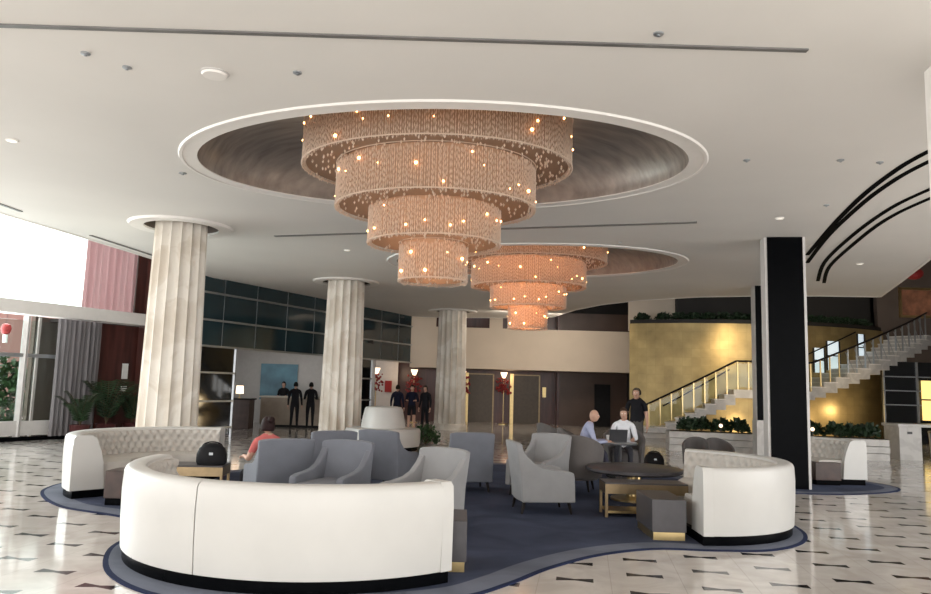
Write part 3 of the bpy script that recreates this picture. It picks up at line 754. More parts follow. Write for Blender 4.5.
proto2 = shrub('trailing_shrub', (6.9, 28.6, 4.3), .29, .2, 'dark trailing shrub along the top of the gold wall', 260, .12, 'leafdark', 'shrubs along the gold wall top', 9)
for k in range(1, 17):
    t_ = R(243+k*3.6); dup(proto2, (DC[0]+8.65*math.cos(t_), DC[1]+8.65*math.sin(t_), 4.3), k*1.1)

def palm(loc, h, label, seed, fronds=11, mt='leafdark'):
    rr = random.Random(seed); t = thing('potted_palm', label, 'plant', loc)
    MB().lathe([(.17, 0), (.24, .38), (.26, .4), (.22, .4), (.2, .36)], 24, caps=True).build('pot', M['pot'], t, smooth=True)
    d = MB(); s2 = MB()
    for k in range(fronds):
        th = 2*PI*k/fronds+rr.uniform(-.3, .3); L_ = h*rr.uniform(.42, .6); el = rr.uniform(1.0, 1.42)
        base = Vector((0, 0, .38)); P = []
        for i in range(9):
            s_ = i/8; r_ = L_*s_*math.cos(el)+.12*s_*s_*h; z = .38+h*.25*s_+L_*math.sin(el)*s_*1.1-.42*h*s_*s_*.6
            P.append(Vector((r_*math.cos(th), r_*math.sin(th), z)))
        s2.tube(P, [.012-.001*i for i in range(9)], 5)
        for i in range(2, 9):
            dr_ = (P[i]-P[i-1]).normalized(); sd = dr_.cross(Vector((0, 0, 1))).normalized()
            for sg in (-1, 1):
                for jj in (0, .5):
                    c = P[i-1].lerp(P[i], jj); tip = c+(sd*sg*.9+dr_*.7+Vector((0, 0, -.35))).normalized()*h*.15
                    w_ = dr_*.018
                    d.add([c-w_, c+w_, c.lerp(tip, .5)+w_, tip, c.lerp(tip, .5)-w_], [(0, 1, 2, 3, 4)])
    d.build('frond', M[mt], t); s2.build('stem', M['stem'], t)
palm(onW(4.95, .8), 1.9, 'tall potted palm in front of the mahogany wall, just right of the curtain', 3)
palm(onW(4.1, 1.0), 1.35, 'shorter potted palm in front of the grey curtain', 5)
palm(onW(5.75, .75), 1.4, 'potted palm nearest the column by the mahogany wall', 8)
for k, (x_, y_, h_) in enumerate(((-17.0, 23.2, 1.9), (-14.6, 23.6, 2.1), (-19.2, 22.4, 1.9))):
    shrub('garden_shrub', (x_, y_, 0), 1.0, h_, ['round green shrub outside, left of the entrance door post', 'green shrub outside, right of the entrance door post', 'green shrub outside at the far left of the glazing'][k], 700, .26, 'leaf', None, 20+k)
o = shrub('yellow_flower_bush', (-.98, 20.4, 0), .4, .5, 'yellowish flower arrangement on the floor right of the white round settee', 260, .12, 'leaf', None, 40)

# ------------------------------------------------------------------ carpets
def rug(pts, label, border=.3):
    P = catmull(pts, 6); n = len(P)
    def inset(P, d_):
        o_ = []
        for i in range(n):
            t = (P[(i+1) % n]-P[i-1]).normalized(); o_.append(P[i]+Vector((-t.y, t.x))*d_)
        return o_
    A_ = sum(P[i].x*P[(i+1) % n].y-P[(i+1) % n].x*P[i].y for i in range(n)); sgn = 1 if A_ > 0 else -1
    P1 = inset(P, .045*sgn); P2 = inset(P, border*sgn)
    t = thing('area_carpet', label, 'carpet')
    def ring(Pa, Pb, z, nm, m_):
        d = MB(); vs = [(p.x, p.y, z) for p in Pa]+[(p.x, p.y, z) for p in Pb]
        d.add(vs, [(i, (i+1) % n, n+(i+1) % n, n+i) for i in range(n)])
        d.add([(p.x, p.y, 0) for p in Pa]+[(p.x, p.y, z) for p in Pa], [(i, (i+1) % n, n+(i+1) % n, n+i) for i in range(n)])
        d.build(nm, m_, t)
    ring(P, P1, .012, 'edge_binding', M['carpet_line']); ring(P1, P2, .013, 'border', M['carpet_edge'])
    bm = bmesh.new(); vs = [bm.verts.new((p.x, p.y, .0125)) for p in P2]
    es = [bm.edges.new((vs[i], vs[(i+1) % n])) for i in range(n)]
    bmesh.ops.triangle_fill(bm, use_beauty=True, edges=es); me = bpy.data.meshes.new('field'); bm.to_mesh(me); bm.free()
    me.materials.append(M['carpet']); o = bpy.data.objects.new('field', me); COL.objects.link(o); o.parent = t
    return t
rug([(-3.35, 7.9), (-3.25, 7.1), (-2.85, 6.25), (-2.2, 5.66), (-1.4, 5.46), (-.6, 5.58), (.05, 5.85), (.45, 6.3), (.83, 6.85), (1.38, 7.43), (2.0, 7.78), (2.6, 7.78), (3.2, 7.86), (3.68, 8.22), (4.0, 8.75), (4.14, 9.4), (4.15, 10.2), (4.1, 11.2), (4.2, 12.5), (4.3, 14), (3.7, 15.4), (2, 15.9), (0, 15.8), (-2, 15.0), (-3.4, 14.1), (-4.3, 13.1), (-5.2, 12.5), (-5.85, 11.5), (-5.85, 10.7), (-5.5, 10.0), (-4.84, 9.25), (-4.1, 8.85), (-3.6, 8.5)],
    'large curving blue carpet with pale border under the main seating group')
rug([(5.0, 12.55), (6.0, 12.4), (7.0, 12.7), (7.75, 13.3), (7.85, 14.1), (7.3, 15.0), (6.3, 15.5), (5.2, 15.4), (4.7, 14.4), (4.7, 13.3)], 'smaller blue carpet around the base of the black pillar', .25)

# ------------------------------------------------------------------ curved banquettes
def sofa(cx, cy, RO_, a0, a1, label, seams=(), ends=(True, True), H=.80, seatd=.85):
    tuft = True
    t = thing('curved_banquette', label, 'sofa', (cx, cy, .013), 0, 'curved white banquettes')
    def sweep(prof, s0, s1, nm, m_, bev=0, smooth=True, n=None):
        n = n or max(6, int(abs(s1-s0)/3)); k = len(prof); vs = []
        for i in range(n+1):
            th = R(s0+(s1-s0)*i/n); vs += [((RO_-d_)*math.cos(th), (RO_-d_)*math.sin(th), z) for d_, z in prof]
        fs = [(i*k+j, i*k+(j+1) % k, (i+1)*k+(j+1) % k, (i+1)*k+j) for i in range(n) for j in range(k)]
        fs += [tuple(range(k)), tuple(n*k+j for j in range(k))[::-1]]
        return MB().add(vs, fs).build(nm, m_, t, smooth=smooth, angle=40)
    sg = 1 if a1 > a0 else -1; pa = R(1)*0+math.degrees(.11/RO_)*sg
    cuts = [a0+pa*ends[0]]+list(seams)+[a1-pa*ends[1]]
    g = math.degrees(.006/RO_)*sg
    shell = [(.0, .10), (-.015, .35), (-.02, .6), (-.012, H-.05), (.0, H-.02), (.03, H), (.14, H), (.17, H-.01), (.185, H-.035), (.20, .40), (.20, .10)]
    for i in range(len(cuts)-1):
        sweep(shell, cuts[i]+(g if i else 0), cuts[i+1]-(g if i < len(cuts)-2 else 0), 'back_shell', M['leather'])
    sweep([(.02, 0), (.02, .10), (seatd-.06, .10), (seatd-.06, 0)], a0+g, a1-g, 'plinth', M['black'])
    sweep([(.20, .10), (.20, .43), (seatd-.04, .43), (seatd-.01, .41), (seatd, .38), (seatd, .10)], cuts[0], cuts[-1], 'seat', M['leather_in'])
    # tufted inner back
    arc_l = abs(R(a1-a0))*RO_; nu = int(arc_l/.022); nv = 20
    def fn(u_, v_):
        th = R(cuts[0]+(cuts[-1]-cuts[0])*u_); z = .43+(H-.03-.43)*v_
        if tuft:
            su = u_*arc_l/.15; row = v_*3.0; dm = 9
            for jr in range(4):
                off = .5*(jr % 2); du = (su-off)-round(su-off); dvv = row-.2-jr*.86
                dm = min(dm, math.hypot(du*.15, dvv*.115))
            dep = .055*(1-math.exp(-(dm/.045)**1.2))
        else: dep = .02
        d_ = .20+.06*(1-v_)+dep
        if v_ > .97: d_ = .17
        return ((RO_-d_)*math.cos(th), (RO_-d_)*math.sin(th), z)
    d = MB().grid(fn, nu, nv)
    for jr in range(4):
        v_ = (.2+jr*.86)/3.0
        if v_ > .95: continue
        nB = int(arc_l/.15)
        for i in range(nB):
            u_ = (i+.5*(jr % 2))*.15/arc_l; th = R(cuts[0]+(cuts[-1]-cuts[0])*u_); z = .43+(H-.46)*v_; d_ = .205+.06*(1-v_)
            d.ball(((RO_-d_)*math.cos(th), (RO_-d_)*math.sin(th), z), .011, 6, 4)
    d.build('tufted_back', M['leather_in'], t, smooth=True, angle=80)
    # end panels
    for s0, s1 in [e for e, k in zip(((a0, a0+pa), (a1-pa, a1)), ends) if k]:
        sweep([(-.015, .10), (-.02, .6), (-.01, H-.03), (.02, H+.004), (.22, H+.004), (.28, H-.03), (.35, H-.2), (.39, .45), (.42, .10)], s0, s1, 'end_panel', M['leather'], n=2)
    return t
sofa(-1.33, 7.60, 1.86, 172, 313, 'nearest large curved white banquette, its smooth back filling the lower left', (248,), (False, True))
sofa(2.58, 9.40, 1.43, -91, 64, 'curved white banquette right of centre with tufted inside and rounded outer back', (), (True, False))
sofa(-4.0, 10.97, 1.56, 88, 229, 'curved white tufted banquette at left in front of the nearest fluted column', (), (False, True))
sofa(5.96, 13.72, 1.42, 0, 82, 'curved white tufted banquette behind the black pillar at right', (), (True, False))

# round settee
t = thing('round_settee', 'white round settee with tall central backrest beside the middle column', 'sofa', (-1.95, 18.6, 0))
MB().lathe([(.86, 0), (.86, .1)], 48).build('plinth', M['black'], t)
MB().lathe([(.9, .1), (.93, .2), (.93, .46), (.9, .52), (.6, .53), (.3, .53)], 48).build('seat', M['leather'], t, smooth=True)
MB().lathe([(.55, .52), (.53, .7), (.47, .98), (.44, 1.03), (.3, 1.05)], 48).build('backrest', M['leather'], t, smooth=True)

# ------------------------------------------------------------------ lounge chairs
def lounge(m_):
    t = thing('lounge_chair', 'x', 'chair')
    W = .66; h = W/2
    for sx in (-1, 1):
        for sy, y in ((1, .30), (-1, -.30)):
            MB().tube([(sx*(h-.07), y*.95, .18), (sx*(h-.05), y*1.08, 0)], [.026, .014], 10).build('leg', M['darkwood'], t, smooth=True)
    MB().box(-h+.06, h-.06, -.33, .33, .15, .34).build('seat_frame', m_, t, bevel=.02)
    MB().box(-h+.075, h-.075, -.27, .36, .34, .46).build('seat_cushion', m_, t, bevel=.04, seg=4)
    # back: slab with slight curve and rake
    def slab(v_, u_, side):
        x_ = (-h+.0)+(W)*u_; z = .15+.75*v_; xc = (x_/h)
        y = -.30-.13*v_+.05*abs(xc)**2.2
        y += (.05 if side else -.05)*(1-.2*v_)
        wv = x_*(1+.04*v_)
        z -= .025*abs(xc)**4*v_
        return (wv, y, z)
    nu, nv = 14, 10; vs = []
    for sd in (0, 1):
        vs += [slab(j/nv, i/nu, sd) for j in range(nv+1) for i in range(nu+1)]
    K = (nu+1)*(nv+1); idx = lambda s_, i, j: s_*K+j*(nu+1)+i; fs = []
    for j in range(nv):
        for i in range(nu):
            fs.append((idx(0, i, j), idx(0, i+1, j), idx(0, i+1, j+1), idx(0, i, j+1))); fs.append((idx(1, i, j), idx(1, i, j+1), idx(1, i+1, j+1), idx(1, i+1, j)))
    for i in range(nu): fs += [(idx(0, i, 0), idx(1, i, 0), idx(1, i+1, 0), idx(0, i+1, 0)), (idx(0, i, nv), idx(0, i+1, nv), idx(1, i+1, nv), idx(1, i, nv))]
    for j in range(nv): fs += [(idx(0, 0, j), idx(0, 0, j+1), idx(1, 0, j+1), idx(1, 0, j)), (idx(0, nu, j), idx(1, nu, j), idx(1, nu, j+1), idx(0, nu, j+1))]
    MB().add(vs, fs).build('backrest', m_, t, bevel=.018)
    for sx in (-1, 1):
        prof = [(-.33, .15), (.36, .15), (.35, .46), (.34, .52), (.25, .545), (.1, .555), (-.05, .58), (-.17, .63), (-.27, .72), (-.33, .80), (-.37, .80)]
        n = len(prof); x0, x1 = sx*(h+.01), sx*(h-.075)
        vs = [(x0+sx*.02*max(0, (y+.1)), y, z) for y, z in prof]+[(x1, y, z) for y, z in prof]
        fs = [tuple(range(n)), tuple(range(n, 2*n))[::-1]]+[(k, (k+1) % n, n+(k+1) % n, n+k) for k in range(n)]
        MB().add(vs, fs).build('armrest', m_, t, bevel=.018)
    return t
def tub(m_):
    t = thing('tub_chair', 'x', 'chair')
    for k in range(4):
        th = R(45+90*k); MB().tube([(.24*math.cos(th), .24*math.sin(th), .2), (.29*math.cos(th), .29*math.sin(th), 0)], [.024, .014], 10).build('leg', M['darkwood'], t, smooth=True)
    MB().lathe([(.31, .18), (.32, .2), (.32, .38), (.30, .45), (.2, .47)], 36, sy=1.02).build('seat', m_, t, smooth=True)
    vs = []; n = 40
    for i in range(n+1):
        s_ = -1+2*i/n; th = -PI/2+s_*R(128); hh = .52+.36*math.cos(s_*PI/2*.95)**1.1
        for r_, z in ((.33, .2), (.37, .22), (.39+.02*hh, hh-.02), (.37+.02*hh, hh), (.34+.02*hh, hh), (.325+.01*hh, hh-.02)):
            vs.append((r_*math.cos(th), r_*math.sin(th)*1.02, z))
    k = 6; fs = [(i*k+j, i*k+(j+1) % k, (i+1)*k+(j+1) % k, (i+1)*k+j) for i in range(n) for j in range(k)]+[tuple(range(k)), tuple(n*k+j for j in range(k))[::-1]]
    MB().add(vs, fs).build('backrest', m_, t, smooth=True, angle=50)
    return t
F = lambda deg: R(deg-90)    # facing direction (deg, math convention) -> rotation
CF = .013
base = {}
def put(kind, m_, x_, y_, face, label, group='grey lounge chairs on the blue carpet', z=CF):
    key = (kind, m_)
    if key not in base:
        base[key] = (lounge if kind == 'lounge' else tub)(M[m_]); o = base[key]
        o.location = (x_, y_, z); o.rotation_euler = (0, 0, F(face)); o['label'] = label; o['group'] = group
        return o
    return dup(base[key], (x_, y_, z), F(face), label, group)
put('lounge', 'chair', -2.30, 9.5, 118, 'blue-grey lounge chair seating the dark-haired woman, left of the seating group')
put('lounge', 'chair', -2.02, 11.25, 118, 'pale-edged grey lounge chair directly behind the dark-haired woman\'s chair')
put('lounge', 'chair', -1.5, 8.78, 250, 'grey lounge chair facing camera-left above the middle of the nearest white banquette')
put('lounge', 'chair', -1.1, 11.7, 66, 'blue-grey lounge chair seen from behind in front of the white round settee')
put('lounge', 'chair_l', -.42, 8.12, 232, 'light grey lounge chair at the right end of the nearest white banquette')
put('lounge', 'chair', .10, 11.75, 100, 'grey lounge chair seen from behind in front of the farthest column')
put('lounge', 'chair_l', 1.07, 9.95, 8, 'light grey lounge chair in side view facing the brass table')
put('lounge', 'chair_l', 1.16, 11.35, 232, 'light grey lounge chair facing camera behind the side-on chair')
put('tub', 'chair_d', 1.88, 12.06, 70, 'taupe tub chair seen from behind beside the round dark table')
put('tub', 'chair_d', 1.98, 15.7, 20, 'small taupe tub chair farthest back, left of the man in the lilac shirt')
put('tub', 'chair_d', 2.16, 13.75, -10, 'taupe tub chair seating the bald man in the lilac shirt')
put('tub', 'chair_d', 3.15, 14.55, 262, 'taupe tub chair seating the man in the white shirt')
put('tub', 'chair_d', 4.74, 15.2, 250, 'taupe tub chair behind the right banquette, left of the pair', z=0).scale = (.68, .68, .80)
put('tub', 'chair_d', 5.28, 15.35, 280, 'taupe tub chair behind the right banquette, nearer the black pillar', z=0).scale = (.72, .72, .78)

# ------------------------------------------------------------------ tables
t = thing('round_table', 'low round dark-topped table in front of the seated men', 'table', (2.56, 11.15, CF))
MB().lathe([(.67, .40), (.70, .42), (.70, .46), (.67, .475)], 64).build('tabletop', M['darkbox'], t, smooth=True, angle=50)
MB().lathe([(.34, 0), (.34, .03), (.12, .06), (.10, .36), (.3, .40)], 40).build('pedestal', M['brass'], t, smooth=True)
def brass_table(x_, y_, wd, dp, h, label, rz=0):
    t = thing('brass_coffee_table', label, 'table', (x_, y_, CF), rz)
    a_, b_ = wd/2, dp/2
    MB().box(-a_, a_, -b_, b_, h-.02, h).build('tabletop', M['darkbox'], t, bevel=.005)
    MB().box(-a_, a_, -b_, -b_+.03, h-.14, h-.02).box(-a_, a_, b_-.03, b_, h-.14, h-.02).box(-a_, -a_+.03, -b_+.03, b_-.03, h-.14, h-.02).box(a_-.03, a_, -b_+.03, b_-.03, h-.14, h-.02).build('apron', M['bronze'], t)
    for sx in (-1, 1):
        for sy in (-1, 1): MB().box(min(sx*a_, sx*(a_-.035)), max(sx*a_, sx*(a_-.035)), min(sy*b_, sy*(b_-.035)), max(sy*b_, sy*(b_-.035)), 0, h-.14).build('leg', M['bronze'], t)
    MB().box(-a_+.035, a_-.035, -b_+.02, b_-.02, .05, .08).build('shelf', M['brass'], t)
brass_table(2.36, 9.78, 1.05, .42, .43, 'rectangular brass-framed coffee table beside the right banquette')
brass_table(-3.72, 10.45, .95, .5, .42, 'brass-framed coffee table inside the left banquette', .1)
def side_box(x0, x1, y0, y1, h, label, m_='darkbox', rz=0):
    t = thing('side_table', label, 'table', ((x0+x1)/2, (y0+y1)/2, CF), rz)
    a_, b_ = (x1-x0)/2, (y1-y0)/2
    MB().box(-a_, a_, -b_, b_, .085, h).build('body', M[m_], t, bevel=.006)
    MB().box(-a_+.015, a_-.015, -b_+.015, b_-.015, 0, .085).build('plinth', M['brass'] if m_ == 'darkbox' else M['black'], t)
side_box(2.08, 2.45, 8.2, 8.95, .43, 'dark grey box side table on a brass plinth left of the right banquette')
side_box(-.22, .07, 6.58, 7.2, .43, 'dark grey box side table on a brass plinth at the nearest banquette\'s right end')
side_box(-4.42, -4.14, 9.42, 9.8, .42, 'near-black box side table at the left banquette\'s near end', 'brown')
side_box(6.4, 6.86, 13.6, 14.0, .40, 'dark brown box side table between the black pillar and the right rear banquette', 'brown')
t = thing('pedestal_table', 'small round cafe table with a laptop between the two seated men', 'table', (2.88, 13.65, CF))
MB().lathe([(.30, .62), (.32, .64), (.30, .66)], 32).build('tabletop', M['steel'], t, smooth=True)
MB().tube([(0, 0, .02), (0, 0, .62)], .03).build('pole', M['screen'], t); MB().lathe([(.22, 0), (.22, .02), (.04, .04)], 24).build('base', M['screen'], t)
tz = .66+CF
t = thing('laptop', 'open black laptop on the small cafe table', 'laptop', (2.82, 13.66, tz), R(180))
MB().box(-.16, .16, -.11, .11, 0, .018).build('keyboard', M['screen'], t, bevel=.003)
MB().bar((0, .11+.0, .018), (0, .19, .23), .32, .012).build('lid', M['screen'], t)
t = thing('paper_cup', 'white paper cup standing left of the laptop', 'cup', (2.66, 13.60, tz))
MB().lathe([(.028, 0), (.04, .11)], 16).build('body', M['paper'], t, smooth=True); MB().lathe([(.043, .11), (.043, .12), (.03, .125)], 16).build('lid', M['paper'], t)

# bags
def bag(loc, s_, label, rz=0, strap=True):
    t = thing('handbag', label, 'bag', loc, rz)
    vs = []; n = 16; prof = [(.0, .9), (.04, 1.0), (.16, 1.0), (.26, .85), (.32, .55), (.34, .2)]
    d = MB()
    for z, k_ in prof:
        for i in range(n):
            th = 2*PI*i/n; c, s2 = math.cos(th), math.sin(th)
            vs.append((s_*.24*k_*abs(c)**.7*(1 if c > 0 else -1), s_*.13*k_*abs(s2)**.7*(1 if s2 > 0 else -1), s_*z))
    d.add(vs, [(i*n+k, i*n+(k+1) % n, (i+1)*n+(k+1) % n, (i+1)*n+k) for i in range(len(prof)-1) for k in range(n)]+[tuple(range(n))[::-1], tuple((len(prof)-1)*n+k for k in range(n))])
    d.build('body', M['blackmatte'], t, smooth=True, angle=60)
    MB().tube([(s_*.16*math.cos(q), 0, s_*(.27+.09*math.sin(q))) for q in [PI*i/12 for i in range(13)]], s_*.012, 8).build('handle', M['blackmatte'], t, smooth=True)
    MB().box(-s_*.03, s_*.03, -s_*.135, -s_*.125, s_*.16, s_*.2).build('clasp', M['steel'], t)
bag((-3.44, 10.42, .42+CF), .85, 'black handbag lying on the brass table beside the dark-haired woman', .2)
bag((4.15, 16.2, 0), .9, 'black bag on the floor beside the standing man in black', 0)

# ------------------------------------------------------------------ chandeliers
def chandelier(cx, cy, rot, label, near=True):
    t = thing('tiered_chandelier', label, 'chandelier', (cx, cy, 0), rot, 'tiered crystal chandeliers')
    tiers = [(1.72, 1.36, 4.33, 4.95), (1.27, 1.09, 3.80, 4.36), (.84, .74, 3.35, 3.84), (.435, .40, 2.88, 3.38)]
    rr = random.Random(5)
    def el(a_, b_, th): return (a_*math.cos(th), b_*math.sin(th))
    for ti, (a_, b_, z0, z1) in enumerate(tiers):
        tier = MB()
        n = 120
        # inner gauze drum with underside
        vs = []
        an, bn = (tiers[ti+1][0]-.06, tiers[ti+1][1]-.06) if ti < 3 else (.02, .02)
        for (aa, bb, z) in ((a_-.05, b_-.05, z1), (a_-.05, b_-.05, z0+.03), (an, bn, z0+.03)):
            vs += [(*el(aa, bb, 2*PI*k/n), z) for k in range(n)]
        tier.add(vs, [(i*n+k, i*n+(k+1) % n, (i+1)*n+(k+1) % n, (i+1)*n+k) for i in range(2) for k in range(n)])
        td = tier.build('tier', M['diffuser'], t, smooth=True, angle=40)
        # strands of crystal lozenges
        per = 2*PI*math.sqrt((a_*a_+b_*b_)/2); d = MB()
        for layer, (off, step) in enumerate(((0, .024), (-.03, .04))):
            N_ = int(per/step)
            for k in range(N_):
                th = 2*PI*(k+.3*rr.random())/N_; x_, y_ = el(a_+off, b_+off, th); w_ = .0068
                z = z1-rr.uniform(0, .07); end = z0-rr.uniform(0, .022)
                while z > end+.02:
                    h_ = min(rr.uniform(.05, .10), z-end); zc = z-h_/2; ph = rr.uniform(0, PI)
                    ux, uy = w_*math.cos(ph), w_*math.sin(ph)
                    d.add([(x_, y_, z), (x_+ux, y_+uy, zc), (x_-uy, y_+ux, zc), (x_-ux, y_-uy, zc), (x_+uy, y_-ux, zc), (x_, y_, z-h_)],
                          [(0, 1, 2), (0, 2, 3), (0, 3, 4), (0, 4, 1), (5, 2, 1), (5, 3, 2), (5, 4, 3), (5, 1, 4)])
                    z -= h_
        # hanging beads under the tier
        for k in range(int(90*a_*a_)):
            th = rr.uniform(0, 2*PI); q = math.sqrt(rr.uniform((an/a_)**2, 1)); x_, y_ = el(a_*q, b_*q, th); w_ = .014
            d.add([(x_, y_, z0+.03), (x_+w_, y_, z0+.005), (x_, y_+w_, z0+.005), (x_-w_, y_, z0+.005), (x_, y_-w_, z0+.005), (x_, y_, z0-.02)],
                  [(0, 1, 2), (0, 2, 3), (0, 3, 4), (0, 4, 1), (5, 2, 1), (5, 3, 2), (5, 4, 3), (5, 1, 4)])
        s_ = d.build('crystal_strands', M['crystal'], td); s_['kind'] = 'stuff'
        # rims
        for zz in (z1, z0+.015):
            MB().tube([(*el(a_+.005, b_+.005, 2*PI*k/90), zz) for k in range(91)], .009, 6, cap=False).build('rim', M['crystal'], td, smooth=True)
        nb = [30, 26, 20, 12][ti]
        for k in range(nb):
            th = 2*PI*k/nb+rr.uniform(-.12, .12); x_, y_ = el(a_+.006, b_+.006, th); z = rr.uniform(z0+.08, z1-.1)
            if k == 0 and ti == 0:
                bb = MB().ball((0, 0, 0), .013, 8, 6).build('bulb', M['bulb'], t, smooth=True); bb0 = bb
            else:
                bb = bb0.copy(); COL.objects.link(bb)
            bb.parent = t; bb.location = (x_, y_, z); bb.scale = (rr.choice((.6, .75, .95, 1.1, 1.5)),)*3
    MB().tube([(0, 0, 4.9), (0, 0, 5.22)], .05).build('stem', M['brass'], t)
    for z, p_ in ((4.6, 46), (4.05, 36), (3.6, 22), (3.1, 13)):
        l = point('chandelier_glow', (cx, cy, z), p_*.75, (1, .64, .40), .25)
    return t
c1 = chandelier(-.42, 9.22, -.13, 'nearest and largest-looking tiered crystal chandelier')
c2 = dup(c1, (1.38, 16.25, 0), -.2, 'smaller-looking tiered crystal chandelier hanging farther back')
c2.name = 'tiered_chandelier.001'
for z, p_ in ((4.6, 100), (4.05, 75), (3.6, 45), (3.1, 28)): point('chandelier_glow', (1.38, 16.25, z), p_, (1, .52, .27), .25)

# ------------------------------------------------------------------ ceiling fittings
def fitting(kind, x_, y_, r_, label, grp=None):
    if kind == 'speaker':
        t = thing('ceiling_speaker', label, 'ceiling speaker', (x_, y_, CZ)); MB().lathe([(r_, 0), (r_, -.015), (r_*.9, -.03)], 32).build('grille', M['trim'], t, smooth=True)
        MB().lathe([(r_*1.12, 0), (r_*1.12, -.008), (r_, -.012)], 32).build('rim', M['whitepanel'], t, smooth=True)
    elif kind == 'down':
        t = thing('downlight', label, 'ceiling light', (x_, y_, CZ), 0, grp); MB().lathe([(r_, 0), (r_, -.012), (r_*.8, -.014)], 24).build('rim', M['trim'], t, smooth=True)
        MB().lathe([(r_*.78, -.012), (r_*.78, -.016)], 24).build('lens', M['downlight'], t)
    else:
        t = thing('sprinkler', label, 'sprinkler', (x_, y_, CZ), 0, grp); MB().lathe([(r_, 0), (r_, -.012), (r_*.4, -.02)], 20).build('plate', M['steel'], t, smooth=True)
        MB().lathe([(r_*.3, -.02), (r_*.35, -.028), (r_*.2, -.03)], 12).build('head', M['steel'], t, smooth=True)
fitting('speaker', -2.37, 6.53, .115, 'round white ceiling speaker at the upper left of the near chandelier')
sl = 'small sprinkler fitting in the white ceiling'
for x_, y_, lab in ((-3.38, 6.18, 'ceiling sprinkler farthest left near the long slot'), (-3.14, 6.45, 'ceiling sprinkler just right of the farthest-left one'), (-1.59, 6.46, 'ceiling sprinkler between the speaker and the near chandelier'),
                    (1.46, 5.53, 'ceiling sprinkler above the slot at top right'), (3.34, 8.64, 'ceiling sprinkler right of the near chandelier recess'), (4.42, 8.54, 'ceiling sprinkler left of the pair near the curved slots'), (4.91, 8.58, 'ceiling sprinkler beside the curved black slots'),
                    (5.28, 10.65, 'ceiling sprinkler left of the curved slots, above the black pillar'), (2.9, 13.82, 'ceiling sprinkler right of the far chandelier slot')):
    fitting('spr', x_, y_, .04, lab, 'ceiling sprinklers')
fitting('spr', -3.93, 9.9, .05, 'black dome camera beside the left tip of the near recess')
for x_, y_, lab in ((-5.53, 8.67, 'ceiling downlight at the far left'), (4.97, 11.54, 'ceiling downlight above the black pillar'), (8.3, 15.4, 'bright ceiling downlight right of the curved slots'), (-2.54, 15.48, 'ceiling downlight beside the middle column')):
    fitting('down', x_, y_, .07, lab, 'ceiling downlights')

